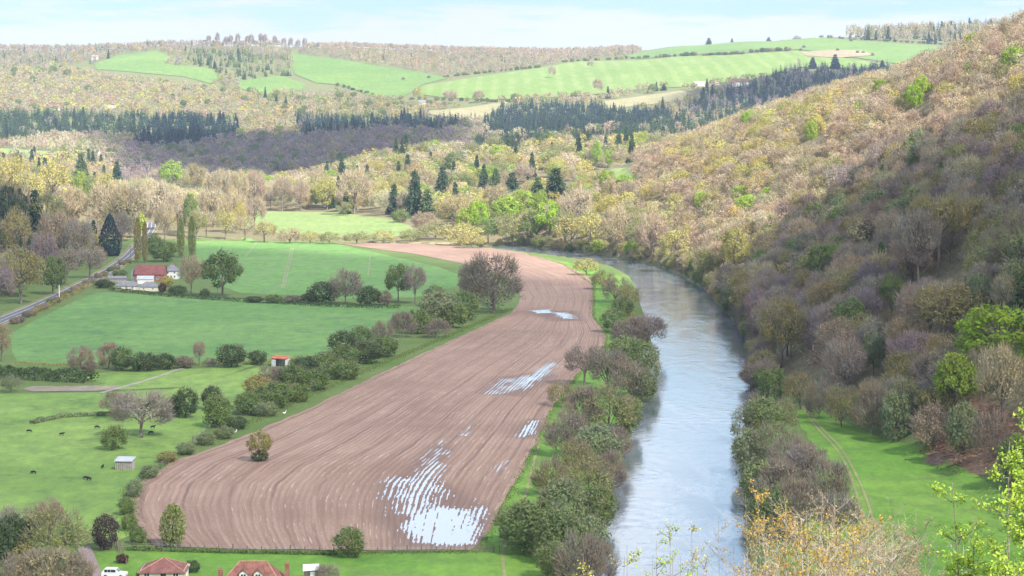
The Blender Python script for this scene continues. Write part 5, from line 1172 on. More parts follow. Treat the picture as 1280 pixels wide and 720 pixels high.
# dormer house
x, y = gp(314, 754); s = y / F
h = thing('dormer_house', 'red tiled house with two white dormers and two chimneys', 'house', x, y + 3, -0.02)
w = 86 * s; WD = 9.0; m_ = MB(); walls(m_, w, WD, 2.6); m_.build('wall', RENDER_, h)
rf = roof_mesh('hip', w, WD, 2.6, 3.9, hip=w * .30).build('roof', RED, h)
rg_ = MB(); rx = w / 2 - w * .30
rg_.tube([(-rx, 0, 6.52), (rx, 0, 6.52)], .13, 6)
for sx in (-1, 1): rg_.tube([(sx * (w / 2 + .35), -WD / 2 - .35, 2.3), (sx * rx, 0, 6.5)], .12, 5)
rg_.build('roof_ridge', simple_mat('ridge_tiles', (.42, .22, .16), .8), h)
for dx in (-1.25, 1.25):
    d_ = MB(); d_.box(dx - .72, dx + .72, -3.2, -1.0, 3.6, 5.0); dm = d_.build('dormer', WHITE, h)
    r_ = MB(); r_.add([(dx - .95, -3.45, 4.95), (dx, -3.45, 5.72), (dx + .95, -3.45, 4.95), (dx - .95, -.4, 4.95), (dx, -.4, 5.72), (dx + .95, -.4, 4.95), (dx - .95, -3.45, 5.07), (dx, -3.45, 5.84), (dx + .95, -3.45, 5.07), (dx - .95, -.4, 5.07), (dx, -.4, 5.84), (dx + .95, -.4, 5.07)],
        [(0, 1, 4, 3), (1, 2, 5, 4), (9, 10, 7, 6), (10, 11, 8, 7), (6, 7, 1, 0), (7, 8, 2, 1), (3, 4, 10, 9), (4, 5, 11, 10), (0, 3, 9, 6), (2, 8, 11, 5)]); r_.build('dormer_roof', RED, dm)
    g_ = MB(); g_.add([(dx - .72, -3.21, 5.0), (dx + .72, -3.21, 5.0), (dx, -3.21, 5.62)], [(0, 1, 2)]); g_.build('dormer_gable', WHITE, dm)
    f_ = MB(); f_.box(dx - .45, dx + .45, -3.24, -3.205, 3.95, 4.95); f_.build('window', DARKGLASS, dm)
    f_ = MB()
    for q in ((-.5, -.42), (.42, .5), (-.04, .04)): f_.box(dx + q[0], dx + q[1], -3.28, -3.245, 3.9, 5.0)
    f_.box(dx - .5, dx + .5, -3.275, -3.25, 4.4, 4.47); f_.build('window_frame', WPVC, dm)
chimney(h, -w / 2 + .1, .4, 0, 4.9, BRICK, .7, 2); chimney(h, w / 2 - .1, .4, 0, 5.9, BRICK, .7, 2)
for xx in (-3.6, -1.2, 3.4): window(h, xx, -WD / 2, .9, 1.3, 1.2)
door(h, 1.2, -WD / 2, mat=WPVC)
# small sheds
x, y = gp(388, 727); sh = thing('garden_shed', 'small grey garden shed with a pale sheet roof', 'shed', x, y + 1.2, .1)
m_ = MB(); walls(m_, 2.5, 2.4, 2.0); m_.build('wall', simple_mat('dark_timber', (.12, .1, .09), .9), sh); m_ = MB(); m_.add([(-1.45, -1.4, 1.9), (1.45, -1.4, 2.02), (1.45, 1.4, 2.5), (-1.45, 1.4, 2.45), (-1.45, -1.4, 2.02), (1.45, -1.4, 2.14), (1.45, 1.4, 2.62), (-1.45, 1.4, 2.57)], [(3, 2, 1, 0), (4, 5, 6, 7), (0, 1, 5, 4), (1, 2, 6, 5), (2, 3, 7, 6), (3, 0, 4, 7)]); m_.build('roof', simple_mat('white_sheet', (.72, .73, .75), .5), sh)
m_ = MB(); m_.box(-.15, .75, -1.24, -1.205, 0, 1.75); m_.build('door', simple_mat('pale_door', (.6, .6, .6), .6), sh)
x, y = gp(155, 588); sh = thing('field_shelter', 'weathered timber shelter in the pasture', 'shed', x, y + 1.3, -.12)
m_ = MB(); walls(m_, 4.0, 2.6, 2.1); m_.build('wall', TIMBER, sh)
m_ = MB()
for i in range(9): m_.box(-1.95 + i * .46, -1.83 + i * .46, -1.345, -1.302, 0, 2.1)
m_.build('plank_cladding', simple_mat('pale_planks', (.42, .37, .33), .9, .2, 2), sh)
m_ = MB(); m_.add([(-2.2, -1.6, 2.12), (2.2, -1.6, 2.12), (2.2, 1.6, 2.75), (-2.2, 1.6, 2.75), (-2.2, -1.6, 2.24), (2.2, -1.6, 2.24), (2.2, 1.6, 2.87), (-2.2, 1.6, 2.87)], [(3, 2, 1, 0), (4, 5, 6, 7), (0, 1, 5, 4), (1, 2, 6, 5), (2, 3, 7, 6), (3, 0, 4, 7)]); m_.build('roof', TIN, sh)
m_ = MB(); m_.box(2.0, 2.06, -1.2, 1.2, .1, 2.0); m_.build('side_panel', simple_mat('pale_planks', (.42, .37, .33), .9), sh)
x, y = gp(350, 458); sh = thing('red_roof_shed', 'open fronted shed with a rusty red roof in the field hedge', 'shed', x, y + 1.5, -.3)
m_ = MB(); m_.box(-2.6, 2.6, 1.6, 1.8, 0, 2.5); m_.box(-2.6, -2.4, -1.7, 1.6, 0, 2.6); m_.box(2.4, 2.6, -1.7, 1.6, 0, 2.6); m_.box(-2.4, -1.0, -1.75, -1.65, 0, 2.4); m_.build('wall', simple_mat('pale_block', (.55, .55, .55), .8), sh)
m_ = MB(); m_.add([(-2.9, -2.0, 2.7), (2.9, -2.0, 2.5), (2.9, 2.0, 3.0), (-2.9, 2.0, 3.4), (-2.9, -2.0, 2.84), (2.9, -2.0, 2.64), (2.9, 2.0, 3.14), (-2.9, 2.0, 3.54)], [(3, 2, 1, 0), (4, 5, 6, 7), (0, 1, 5, 4), (1, 2, 6, 5), (2, 3, 7, 6), (3, 0, 4, 7)]); m_.build('roof', BRUST, sh)
# farm
def house(name, label, px, py, w, d, z, rise, wall, roof, kind='gable', rot=0., wins=(), doors=(), chim=(), hip=None):
    x, y = gp(px, py); o = thing(name, label, 'house' if 'house' in name or 'cottage' in name else 'farm building', x, y + d / 2, rot)
    m_ = MB(); walls(m_, w, d, z, rise, kind == 'gable'); m_.build('wall', wall, o); roof_mesh(kind, w, d, z, rise, hip=hip).build('roof', roof, o)
    for a, c, e, f in wins: window(o, a, -d / 2, c, e, f)
    for a in doors: door(o, a, -d / 2)
    for a, c in chim: chimney(o, a, 0, z, c)
    return o
house('barn', 'long brick barn with a dark red tiled roof', 187, 351.5, 15.5, 8.0, 3.9, 4.6, BRICK, BARNRED, wins=((-5, 1.2, 1.2, 1.2), (4.5, 1.2, 1.2, 1.2)), doors=(0.5,), rot=-.04)
house('farmhouse', 'white farmhouse with a grey hipped roof beside the barn', 214, 349, 7.0, 7.5, 4.6, 2.9, WHITE, SLATE, 'hip', wins=((-1.8, .8, 1.0, 1.2), (1.8, .8, 1.0, 1.2), (-1.8, 3.0, 1.0, 1.1), (1.8, 3.0, 1.0, 1.1)), doors=(0,), chim=((1.5, 8.2),), hip=2.6)
house('outbuilding', 'cream outbuilding with a grey hipped roof nearest the crop', 158, 363, 11.0, 6.0, 2.5, 2.1, RENDER_, SLATE, 'hip', wins=((-3.2, .8, 1.0, 1.0), (3.0, .8, 1.0, 1.0)), doors=(0,), hip=2.6)
house('outbuilding', 'cream outbuilding with a grey roof below the barn', 185.5, 364, 8.6, 6.0, 2.5, 2.1, RENDER_, SLATE, 'hip', wins=((-2.3, .8, .9, 1.0), (2.2, .8, .9, 1.0)), hip=2.4)
house('store_building', 'white store with a pale roof in the farm yard', 181, 355, 8.0, 5.0, 2.7, 1.5, WHITE, TIN, rot=.05)
sb = house('solar_house', 'white gabled building with blue roof panels in the farm yard', 171, 351, 5.6, 6.0, 3.0, 2.6, WHITE, SLATE, rot=.02)
pn = MB()
for i in range(3): pn.add([(-2.1 + i * 1.45, -2.9, 3.42), (-.8 + i * 1.45, -2.9, 3.42), (-.8 + i * 1.45, -.6, 5.42), (-2.1 + i * 1.45, -.6, 5.42), (-2.1 + i * 1.45, -2.95, 3.35), (-.8 + i * 1.45, -2.95, 3.35), (-.8 + i * 1.45, -.65, 5.35), (-2.1 + i * 1.45, -.65, 5.35)], [(0, 1, 2, 3), (7, 6, 5, 4), (0, 4, 5, 1), (1, 5, 6, 2), (2, 6, 7, 3), (3, 7, 4, 0)])
pn.build('solar_panel', BLUESOLAR, sb)
house('garage', 'long low grey roofed garage by the farm entrance', 146, 353, 9.0, 4.5, 2.3, 1.0, STONE, SLATE, rot=.1)
# far houses
def far_house(name, label, px, py, w, d, z, rise, wall, roof, rot=0., kind='gable'):
    x, y, zz = base_at(px, py); o = thing(name, label, 'house', x, y + d / 2, rot, None, zz)
    m_ = MB(); walls(m_, w, d, z, rise, kind == 'gable'); m_.box(-w / 2, w / 2, -d / 2, d / 2, -5, -.4); m_.build('wall', wall, o); roof_mesh(kind, w, d, z, rise).build('roof', roof, o)
    for a in (-.28, .25): window(o, a * w, -d / 2, 1.0, 1.3, 1.3)
    return o
far_house('cottage', 'white gabled cottage with a brown roof by the far green strip', 128, 197, 14, 9, 4.5, 6.5, WHITE, BROWNRED, 1.1)
far_house('farmhouse', 'low white farm by the yellow tree on the far slope', 530, 131, 20, 9, 4, 4, WHITE, SLATE, .1)
far_house('farmhouse', 'long white farmhouse with a red roof under the far pasture', 926, 107.5, 30, 10, 7, 6, WHITE, BROWNRED, 0)
far_house('stone_barn', 'long ruined pale stone barn left of the far farmhouse', 884, 108, 44, 9, 6, 2.5, simple_mat('pale_stone', (.55, .5, .45), .9), simple_mat('pale_stone', (.55, .5, .45), .9), 0)
far_house('cottage', 'white cottage on the hilltop beside a dark conifer', 882, 52, 9, 8, 7, 5, WHITE, SLATE, .5)
far_house('farmhouse', 'long white house on the hilltop skyline', 943, 47, 24, 9, 6, 5, WHITE, SLATE, .2)
far_house('cottage', 'small pale cottage in the far left skyline wood', 118, 75, 14, 8, 6, 5, WHITE, SLATE, .4)
far_house('barn', 'long pale glasshouse roofed barn in the knoll wood', 138, 137, 20, 8, 4, 3, STONE, TIN, 0)
far_house('cottage', 'brown roofed cottage in the conifers under the knoll', 68, 138, 18, 9, 5, 5, RENDER_, BROWNRED, .2)

# car
x, y = gp(143, 722); car = thing('parked_car', 'white estate car parked on the drive beside the bungalow', 'car', x, y, math.pi * .97)
def loft_box(sec, mat, name, parent):
    """sec: list of (x, half width, z0, z1)"""
    mb = MB(); v = []; f = []
    for X, hw, z0, z1 in sec: v += [(X, -hw, z0), (X, hw, z0), (X, hw * .96, z1), (X, -hw * .96, z1)]
    for i in range(len(sec) - 1):
        for j in range(4): a, b_ = i * 4 + j, i * 4 + (j + 1) % 4; f.append((a, b_, b_ + 4, a + 4))
    f += [(3, 2, 1, 0), tuple(len(v) - 4 + q for q in range(4))]; mb.add(v, f); return mb.build(name, mat, parent)
loft_box([(-2.25, .80, .45, .85), (-2.1, .88, .32, 1.0), (-.9, .92, .28, 1.06), (.5, .92, .28, 1.06), (1.9, .92, .3, 1.06), (2.2, .88, .4, 1.02)], PAINT, 'body', car)
cb = loft_box([(-1.0, .84, 1.062, 1.10), (-.35, .78, 1.062, 1.72), (1.6, .78, 1.062, 1.74), (2.1, .8, 1.062, 1.15)], PAINT, 'cabin', car)
for sy in (-1, 1):
    for x0, x1 in ((-.42, .42), (.52, 1.0), (1.1, 1.6)):
        m_ = MB(); ya, yb = sorted((sy * .845, sy * .80)); m_.box(x0, x1, ya, yb, 1.14, 1.58); m_.build('side_window', DARKGLASS, cb)
m_ = MB(); m_.add([(-1.0, -.7, 1.16), (-1.0, .7, 1.16), (-.46, .64, 1.62), (-.46, -.64, 1.62)], [(0, 1, 2, 3)]); m_.build('windscreen', DARKGLASS, cb)
for sx in (-1.4, 1.4):
    for sy in (-.86, .86):
        m_ = MB(); m_.tube([(sx, sy - .1, .34), (sx, sy + .1, .34)], .34, 16); wh = m_.build('wheel', TYRE, car); q = MB(); q.tube([(sx, sy - .105, .34), (sx, sy + .105, .34)], .19, 12); q.build('rim', GREYM, wh)
for sy in (-.65, .65):
    m_ = MB(); m_.box(-2.3, -2.2, sy - .18, sy + .18, .68, .84); m_.build('headlight', simple_mat('lamp_glass', (.7, .72, .75), .15), car)
# second vehicle in the farm yard
# ------------------------------------------------------------------ fences, gate, poles, hedges, walls
def fence(name, label, pts, n, post_h=1.25, wires=3):
    P = [gp(*q) for q in pts]; x0, y0 = P[0]; o = thing(name, label, 'fence', x0, y0)
    seg = [math.dist(P[i], P[i + 1]) for i in range(len(P) - 1)]; tot = sum(seg); pos = []
    for i in range(n):
        t = tot * i / (n - 1); j = 0
        while j < len(seg) - 1 and t > seg[j]: t -= seg[j]; j += 1
        a, b_ = P[j], P[j + 1]; f = min(t / seg[j], 1); pos.append((a[0] + (b_[0] - a[0]) * f - x0, a[1] + (b_[1] - a[1]) * f - y0))
    for i, (px_, py_) in enumerate(pos):
        m_ = MB(); q = .09 if i % 4 else .13; m_.box(px_ - q, px_ + q, py_ - q, py_ + q, -.2, post_h * (1.25 if i % 4 == 0 else 1)); m_.build('post', GREENWOOD, o)
    m_ = MB()
    for wz in range(wires): m_.tube([(a, b_, post_h * (.35 + .27 * wz)) for a, b_ in pos], .018, 4)
    m_.build('wire', GREYM, o)
fence('wire_fence', 'post and wire fence between the plough and the bottom meadow', [(150, 686), (300, 690), (440, 692), (600, 690)], 26)
fence('wire_fence', 'post and wire fence along the pasture edge above the plough', [(262, 536), (215, 574), (172, 603), (158, 622)], 18)
fence('rail_fence', 'short timber fence beside the dark red shrub', [(146, 684), (150, 692), (158, 706)], 7, 1.3, 3)
x, y = gp(606, 691); gt = thing('field_gate', 'timber field gate beside the big green bush at the river meadow', 'gate', x, y)
for i in range(5): m_ = MB(); m_.box(-1.6, 1.6, -.03, .03, .25 + i * .22, .33 + i * .22); m_.build('rail', GREENWOOD, gt)
for q in (-1.72, 1.72, 2.8): m_ = MB(); m_.box(q - .1, q + .1, -.1, .1, -.1, 1.5); m_.build('post', GREENWOOD, gt)
m_ = MB(); m_.tube([(-1.55, 0, .3), (1.55, 0, 1.2)], .04, 4); m_.build('brace', GREENWOOD, gt)
def clipped_hedge(label, pts, wd, ht, tint, seed, n):
    """one hedge: stems inside, a box of leaves outside"""
    P = np.array([gp(*q) for q in pts]); rg = np.random.default_rng(seed); g = Geo(); seg = np.hypot(*np.diff(P, axis=0).T); cum = np.r_[0, np.cumsum(seg)]
    t = rg.random(n) * cum[-1]; j = np.clip(np.searchsorted(cum, t) - 1, 0, len(seg) - 1); f = (t - cum[j]) / seg[j]; c = P[j] + (P[j + 1] - P[j]) * f[:, None]
    dr = (P[j + 1] - P[j]) / seg[j][:, None]; nn = np.column_stack([-dr[:, 1], dr[:, 0]])
    a = rg.uniform(0, np.pi, n); lump = 1 + .22 * np.sin(t * .9 + seed) * np.sin(t * .37) + rg.normal(size=n) * .07
    off = np.cos(a) * np.abs(np.cos(a)) ** -.4 * wd / 2 * lump; z = np.sin(a) ** .6 * ht * lump
    V = np.column_stack([c + nn * off[:, None], z]); N = unit(np.column_stack([nn * np.cos(a)[:, None], np.sin(a)]) + rg.normal(size=(n, 3)) * .6)
    g.leaves(V - [P[0][0], P[0][1], 0], N, .30 * rg.uniform(.6, 1.4, n), rg); V, Q, r_, t_ = g.arr()
    o = thing('hedge', label, 'hedge', P[0][0], P[0][1]); cr = link('foliage', mesh_np('hedge_foliage', V, Q, [FM], {'rnd': r_, 'twig': t_}), o); cr.color = c4(C[tint])
    m_ = MB()
    for q in range(0, int(cum[-1]), 3):
        jj = min(int(np.searchsorted(cum, q + .01)) - 1, len(seg) - 1); pp = P[jj] + (P[jj + 1] - P[jj]) * ((q - cum[jj]) / seg[jj]) - P[0]; m_.tube([(pp[0], pp[1], -.1), (pp[0] + .1, pp[1], ht * .8)], [.07, .02], 5)
    m_.build('stem', bark_mat(), o)
clipped_hedge('long dark clipped hedge at the picture edge below the crop', [(-60, 468), (0, 472), (60, 475), (116, 478)], 7.0, 3.2, 'deep', 1, 6000)
clipped_hedge('low dark hedge below the farm buildings', [(138, 363), (160, 366), (200, 370), (262, 375), (330, 379), (420, 384), (500, 386)], 2.6, 1.6, 'deep', 2, 5000)
clipped_hedge('garden hedge in front of the farm entrance', [(118, 357), (142, 358)], 3.0, 2.2, 'green', 3, 1200)
clipped_hedge('low overgrown hedge line crossing the pasture', [(40, 530), (75, 522), (120, 520), (160, 518)], 1.8, 1.0, 'sage', 4, 1800)
clipped_hedge('low dark weed line under the wire fence', [(160, 688), (300, 692), (420, 694)], 1.0, .6, 'green', 5, 2500)
clipped_hedge('scrubby brown hedge along the road verge', [(40, 393), (80, 374), (112, 357)], 2.4, 1.6, 'olive', 6, 2000)
def pole(px, py, h, label, white=False):
    x, y = gp(px, py); o = thing('utility_pole' if not white else 'marker_post', label, 'pole' if not white else 'post', x, y)
    m_ = MB(); m_.tube([(0, 0, -.3), (0, 0, h)], [.16, .11] if not white else [.2, .2], 8); m_.build('pole', GREENWOOD if not white else WPVC, o)
    if not white:
        m_ = MB(); m_.box(-.9, .9, -.06, .06, h - .7, h - .55); m_.build('crossarm', GREENWOOD, o)
pole(163, 325, 9, 'timber utility pole nearest the farm poplars'); pole(148, 336, 6, 'short utility pole by the road above the farm'); pole(115, 354, 8, 'utility pole at the farm entrance'); pole(121, 352, 5, 'second shorter pole at the farm entrance')
pole(74, 374, 6.5, 'white post on the road verge', True)

# ------------------------------------------------------------------ animals
def skin_mesh(name, verts, edges, radii, mat):
    me = bpy.data.meshes.new(name); me.from_pydata(verts, edges, []); o = link(name, me)
    md = o.modifiers.new('s', 'SKIN'); md.use_smooth_shade = True
    for i, v in enumerate(me.skin_vertices[0].data): v.radius = radii[i]; v.use_root = (i == 0)
    o.modifiers.new('d', 'SUBSURF').levels = 1
    dg = bpy.context.evaluated_depsgraph_get(); m2 = bpy.data.meshes.new_from_object(o.evaluated_get(dg)); bpy.data.objects.remove(o); m2.name = name
    m2.materials.clear(); m2.materials.append(mat); return m2
def cow_mesh(graze):
    hz = (.25, .12) if graze else (1.15, 1.2)
    v = [(-.55, 0, .95), (0, 0, .92), (.55, 0, .98), (.85, 0, 1.05 if not graze else .85), (1.05, 0, hz[0] + .1), (1.3, 0, hz[1])]
    r = [(.30, .34), (.33, .40), (.28, .34), (.16, .19), (.13, .15), (.08, .09)]; e = [(0, 1), (1, 2), (2, 3), (3, 4), (4, 5)]
    for bx, base in ((-.6, 0), (.5, 2)):
        for sy in (-.2, .2):
            i = len(v); v += [(bx, sy, .62), (bx + (-.06 if base == 0 else .02), sy, .33), (bx, sy, 0.02)]; r += [(.12, .12), (.07, .07), (.06, .06)]; e += [(base, i), (i, i + 1), (i + 1, i + 2)]
    i = len(v); v += [(-.88, 0, .95), (-.95, 0, .5)]; r += [(.04, .04), (.035, .035)]; e += [(0, i), (i, i + 1)]
    return skin_mesh('calf', v, e, r, BLACK)
cg, cs_ = cow_mesh(True), cow_mesh(False)
for px_, py_, g_, rot, lb in [(77, 545, 0, .3, 'black calf standing alone in the upper pasture'), (42, 593, 1, 2.9, 'black calf grazing at the lower edge of the pasture herd'), (128, 586, 0, 1.4, 'black calf next to the timber shelter'), (107, 600, 1, .2, 'left black calf of the pair below the shelter'), (111, 601, 0, 3.0, 'right black calf of the pair below the shelter'),
        (191, 536, 0, .4, 'black calf behind the spreading bare tree'), (189, 543, 1, 3.3, 'black calf under the spreading bare tree'), (121, 536, 1, .1, 'black calf left above the round pasture bush'), (36, 541, 1, .2, 'black calf at the end of the pasture hedge line')]:
    x, y = gp(px_, py_); o = link('calf', cg if g_ else cs_); o.location = (x, y, .06); o.rotation_euler = (0, 0, rot); o.scale = (.72,) * 3; tag(o, lb, 'calf', 'black calves in the pasture')
sw = skin_mesh('bird', [(0, 0, .35), (.3, 0, .4), (-.35, 0, .42), (.42, 0, .6), (.45, 0, .9), (.6, 0, .9), (0, .05, .02)], [(0, 1), (0, 2), (1, 3), (3, 4), (4, 5), (0, 6)], [(.26, .22), (.18, .16), (.10, .06), (.07, .07), (.07, .07), (.03, .03), (.03, .03)], WBIRD)
for px_, py_, lb in ((293, 543, 'white bird resting on the plough near the pasture fence'), (355, 519, 'white bird resting on the plough farther up the hedge')):
    x, y = gp(px_, py_); o = link('bird', sw); o.location = (x, y, .16); o.rotation_euler = (0, 0, .4); o.scale = (1.3,) * 3; tag(o, lb, 'bird', 'white birds on the plough')

# ------------------------------------------------------------------ near saplings on the viewer's own slope
LEAFM = foliage_mat('sapling_leaf', False, 0.45)
def sapling(label, px, top, D, h, spread, nst, nbr, leaf_n, leaf_s, tint, seed, stem_c=(.17, .14, .115), lean=0., stem_r=.035, leaf_top=0.25, group=None, upright=.8, twig=4):
    r = random.Random(seed); rg = np.random.default_rng(seed)
    X = (px - CX) / F * D; zt = CAMZ - (top - HY) / F * D; z0 = float(T(X, D)); h = zt - z0
    o = thing('sapling', label, 'tree', X, D, 0, group, z0)
    st = MB(); br = MB(); tips = []
    for k_ in range(nst):
        a = r.uniform(0, 6.28); e = Vector((math.cos(a) * spread * .5 * r.uniform(.1, 1) * (nst > 1) + lean, math.sin(a) * spread * .4 * (nst > 1), h * (1 if k_ == 0 else r.uniform(.72, .98))))
        b0 = Vector((e.x * .25, e.y * .25, -.3)); pts = []
        for s in range(9):
            t = s / 8; pts.append(b0.lerp(e, t) + Vector((r.uniform(-.07, .07), r.uniform(-.07, .07), 0)) * (h * .12 * math.sin(t * 3.1)) )
        st.tube(pts, [stem_r * (1 - .85 * s / 8) for s in range(9)], 6)
        for q in range(nbr):
            t = r.uniform(.42, .98); i = min(int(t * 8), 7); p = pts[i].lerp(pts[i + 1], t * 8 - i); a = r.uniform(0, 6.28); ln = spread * r.uniform(.25, .6) * (1.15 - t * .75)
            tip = p + Vector((math.cos(a) * ln, math.sin(a) * ln, ln * r.uniform(.3, 1.3) * upright)); md = p.lerp(tip, .5) + Vector((0, 0, -.06 * ln)); w = stem_r * (1 - .85 * t) * .7 + .003
            br.tube([p, md, tip], [w, w * .7, .003], 4, False)
            for u in range(twig):
                f = md.lerp(tip, r.random()) if r.random() < .7 else p.lerp(md, r.random()); a2 = r.uniform(0, 6.28); l2 = ln * r.uniform(.15, .45); t2 = f + Vector((math.cos(a2) * l2, math.sin(a2) * l2, l2 * r.uniform(.2, 1.3)))
                br.tube([f, f.lerp(t2, .5) + Vector((0, 0, -.02)), t2], [w * .45 + .0015, w * .3 + .001, .0015], 3, False); tips += [(f, t2)]
            tips.append((md, tip))
    st.build('trunk', bark_mat('bark_%d' % seed, stem_c), o); br.build('branches_and_twigs', bark_mat('twigs_%d' % seed, tuple(c * .9 for c in stem_c)), o)  # branches with their side twigs, joined in one mesh
    if leaf_n:
        ii = rg.integers(0, len(tips), leaf_n // 4); A_ = np.array([tuple(t[0]) for t in tips]); B_ = np.array([tuple(t[1]) for t in tips])
        zz = B_[:, 2] / h; 
        P = A_[ii] + (B_[ii] - A_[ii]) * rg.uniform(.25, 1.05, len(ii))[:, None]
        P = np.repeat(P, 4, 0) + rg.normal(size=(len(ii) * 4, 3)) * leaf_s * 1.5
        g = Geo(); N = unit(rg.normal(size=P.shape) + [0, 0, .7]); g.leaves(P, N, leaf_s * rg.uniform(.5, 1.25, len(P)), rg); V, Q, r_, t_ = g.arr()
        c_ = link('leaves', mesh_np('sapling_leaves', V, Q, [LEAFM], {'rnd': r_, 'twig': t_}), o); c_.color = c4(C[tint] if isinstance(tint, str) else tint)
    return o
PALE = (.42, .38, .32)
PALE = (.36, .32, .27)
for q, (px_, top, D_, sp, nbr, ln, up, lb) in enumerate([(1272, 486, 22, 1.5, 34, 4200, .75, 'tallest fresh green leafy sapling at the picture edge'), (1252, 560, 23, 1.5, 30, 3000, .5, 'leafy green sapling just left of the tallest edge sapling'), (1234, 600, 24, 1.2, 22, 1500, .4, 'outermost leafy green sapling reaching over the meadow'),
        (1276, 620, 20, 1.4, 26, 2600, .5, 'leafy green sapling low at the picture edge'), (1250, 662, 21, 1.2, 20, 1700, .4, 'leafy green sapling lowest in the bottom corner')]):
    sapling(lb, px_, top, D_, 0, sp, 3, int(nbr * 1.3), int(ln * 4.6), .0235, (.36, .48, .085), 1 + q * 17, stem_r=.026, upright=up, twig=5)
for q, (px_, top, D_, sp, nst, nbr, ln, ti, sd, lb) in enumerate([(838, 652, 31, 1.0, 2, 26, 800, 'lime', 3, 'slim sapling with the tallest leaf clusters over the river'), (866, 658, 33, .9, 2, 26, 320, 'lemon', 4, 'bare twigged sapling in the middle of the river view'), (806, 676, 30, 1.0, 2, 24, 800, 'lime', 5, 'leafy sapling left of the tallest cluster sapling'),
        (770, 688, 29, .9, 2, 22, 700, 'lemon', 6, 'low yellow green sapling at the left of the river twigs'), (905, 650, 36, 1.1, 3, 34, 300, 'ochre', 7, 'tall nearly leafless sapling over the river'), (935, 664, 38, 1.2, 3, 34, 400, 'ochre', 8, 'nearly leafless sapling beside the yellow thicket'), (745, 697, 28, .8, 2, 16, 600, 'yellow', 9, 'yellow leaved twigs at the foot of the near bank'), (858, 688, 27, .9, 2, 20, 600, 'lime', 10, 'bright leaved low sapling under the bare twigged one'), (893, 684, 30, .9, 2, 24, 320, 'ochre', 11, 'brown twigged low sapling over the river'), (820, 700, 26, .8, 2, 18, 600, 'lime', 13, 'lowest bright leaved sapling over the river')]):
    sapling(lb, px_, top, D_, 0, sp, nst, nbr, int(ln * 1.5), .022, ti, sd, stem_r=.014, group='slim saplings over the river', upright=1.0, twig=6)
for q in range(46):
    px_ = 946 + (q % 23) * 9.2 + random.uniform(-6, 6); row = q // 23; top = 612 + abs(px_ - 985) * .24 + random.uniform(-6, 22) + (18 if px_ < 960 else 0) + row * 26; yl = px_ < 1075
    sapling(('yellow catkin hung' if yl else 'brown budding') + ' sapling in the thicket at the bottom of the view', px_, min(top, 704), 46 + random.uniform(-5, 12) - row * 8, 0, 2.3, 3, 26, 1900 if yl else 1300, .027, jit((.44, .31, .07) if yl and q % 3 else (.34, .27, .15), .15), 140 + q, PALE if q % 3 == 0 else (.23, .19, .155), stem_r=.024, group='yellow catkin saplings in the bottom thicket' if yl else 'brown saplings in the bottom thicket', upright=1.0, twig=8)
for q, (px_, top) in enumerate([(1128, 640), (1108, 628), (1152, 668), (1170, 690)]):
    sapling('dark leafless sapling in front of the meadow', px_, top, 46 + q * 2, 0, 1.8, 2, 26, 0, .03, 'lime', 80 + q, (.16, .13, .12), stem_r=.02, group='dark leafless saplings before the meadow', upright=1.0, twig=7)

# ------------------------------------------------------------------ dead bracken heaps
rg = np.random.default_rng(5); g = Geo(); n = 1500
cx_ = np.array([gp(1170, 572), gp(1195, 565), gp(1205, 590), gp(1228, 580), gp(1248, 596), gp(1262, 585), gp(1185, 578), gp(1235, 570)]); ii = rg.integers(0, len(cx_), n)
P = np.column_stack([cx_[ii] + rg.normal(size=(n, 2)) * [2.6, 5.0], np.zeros(n)]); P[:, 2] = T(P[:, 0], P[:, 1]) + np.abs(rg.normal(size=n)) * .6
g.kites(P, unit(rg.normal(size=(n, 3)) * [1, 1, .35]), 1.7 * rg.uniform(.5, 1.3, n), .30, rg, 0.); V, Q, r_, t_ = g.arr()
o = link('dead_bracken', mesh_np('dead_bracken', V, Q, [FM], {'rnd': r_, 'twig': t_})); o.color = (.27, .165, .11, 1); tag(o, 'heaps of brown dead bracken at the edge of the meadow', 'bracken', None, 'stuff')
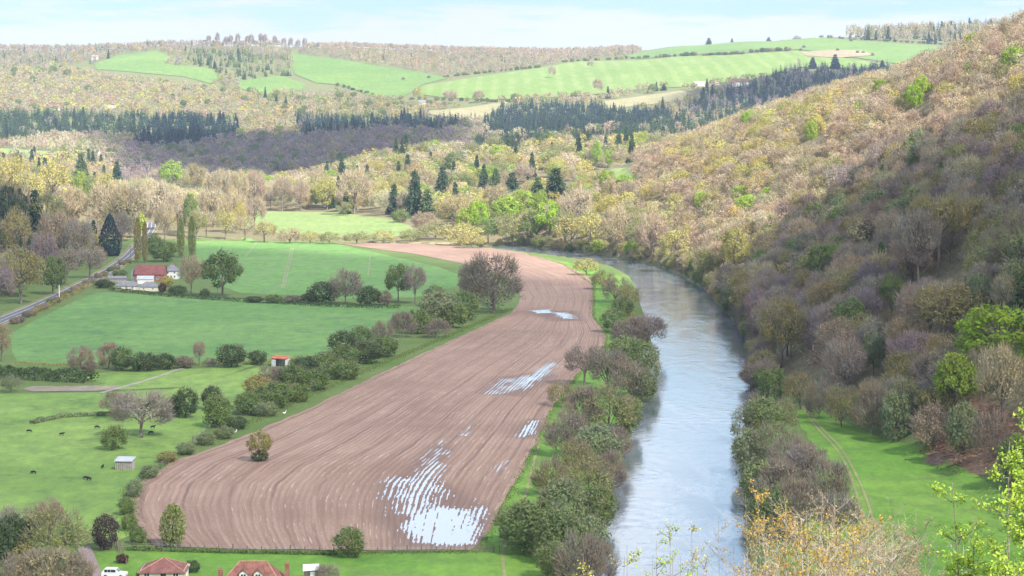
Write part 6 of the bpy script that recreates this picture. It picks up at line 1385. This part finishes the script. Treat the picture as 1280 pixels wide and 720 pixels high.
# bank-side weeds and rough tussocks (ground cover)
def weeds(name, label, pts, n, sx, tint, ln, seed):
    rg = np.random.default_rng(seed); P0 = np.array([gp(*q) for q in pts]); seg = np.hypot(*np.diff(P0, axis=0).T); cum = np.r_[0, np.cumsum(seg)]; t = rg.random(n) * cum[-1]; j = np.clip(np.searchsorted(cum, t) - 1, 0, len(seg) - 1)
    c = P0[j] + (P0[j + 1] - P0[j]) * ((t - cum[j]) / seg[j])[:, None] + rg.normal(size=(n, 2)) * sx; P = np.column_stack([c, T(c[:, 0], c[:, 1])]); g = Geo()
    g.kites(P, unit(rg.normal(size=(n, 3)) * [.6, .6, .3] + [0, 0, .7]), ln * rg.uniform(.5, 1.4, n), ln * .35, rg, 0.); V, Q, r_, t_ = g.arr()
    o = link(name, mesh_np(name, V, Q, [FM], {'rnd': r_, 'twig': t_})); o.color = c4(C[tint]); tag(o, label, 'undergrowth', None, 'stuff')
weeds('bank_undergrowth', 'rough undergrowth along the long hedge by the plough', [(640, 386), (560, 420), (470, 458), (380, 498), (300, 534), (215, 572), (165, 610), (160, 650), (180, 680)], 9000, (1.1, 1.6), 'mid', .6, 21)
weeds('riverside_undergrowth', 'tangled undergrowth on the near river bank', [(745, 345), (775, 365), (790, 400), (800, 440), (790, 500), (772, 550), (752, 610), (735, 690)], 6000, (1.2, 2.5), 'olive', 1.0, 22)
weeds('riverside_undergrowth', 'tangled undergrowth on the far river bank', [(915, 400), (935, 440), (940, 480), (940, 530), (936, 590), (945, 660)], 4000, (1.2, 2.5), 'dark', 1.1, 23)
weeds('riverside_undergrowth', 'dark brown undergrowth at the outer river bend', [(620, 303), (700, 312), (780, 328), (850, 352), (900, 388)], 5000, (1.5, 4.0), 'dark', 1.4, 24)

weeds('margin_grass', 'rough grass margin between the plough and the river strip', [(600, 688), (638, 617), (668, 562), (690, 514), (722, 470), (757, 432), (757, 416), (741, 396), (742, 357), (705, 331), (660, 318)], 7000, (.6, 1.5), 'mid', .55, 25)
weeds('margin_grass', 'rough grass under the fence at the foot of the plough', [(160, 686), (300, 690), (440, 692), (590, 690)], 4000, (.5, .9), 'mid', .5, 26)
weeds('margin_grass', 'rough tussocks at the edge of the upper crop field', [(20, 453), (60, 456), (220, 455), (320, 453), (380, 448)], 3000, (.8, 1.5), 'olive', .6, 27)
# ------------------------------------------------------------------ the air
hz = MB(); hz.box(-3600, 3600, -60, 5600, -6, 345); hm, k, out = new_mat('haze_air')
vol = k.new('ShaderNodeVolumePrincipled'); vol.inputs['Density'].default_value = HAZE; vol.inputs['Color'].default_value = (.62, .76, 1.0, 1); vol.inputs['Anisotropy'].default_value = 0.0
k.l.new(vol.outputs[0], out.inputs['Volume'])
if HAZE > 0: tag(hz.build('haze', hm), None, None, None, 'stuff')
bpy.context.view_layer.update()
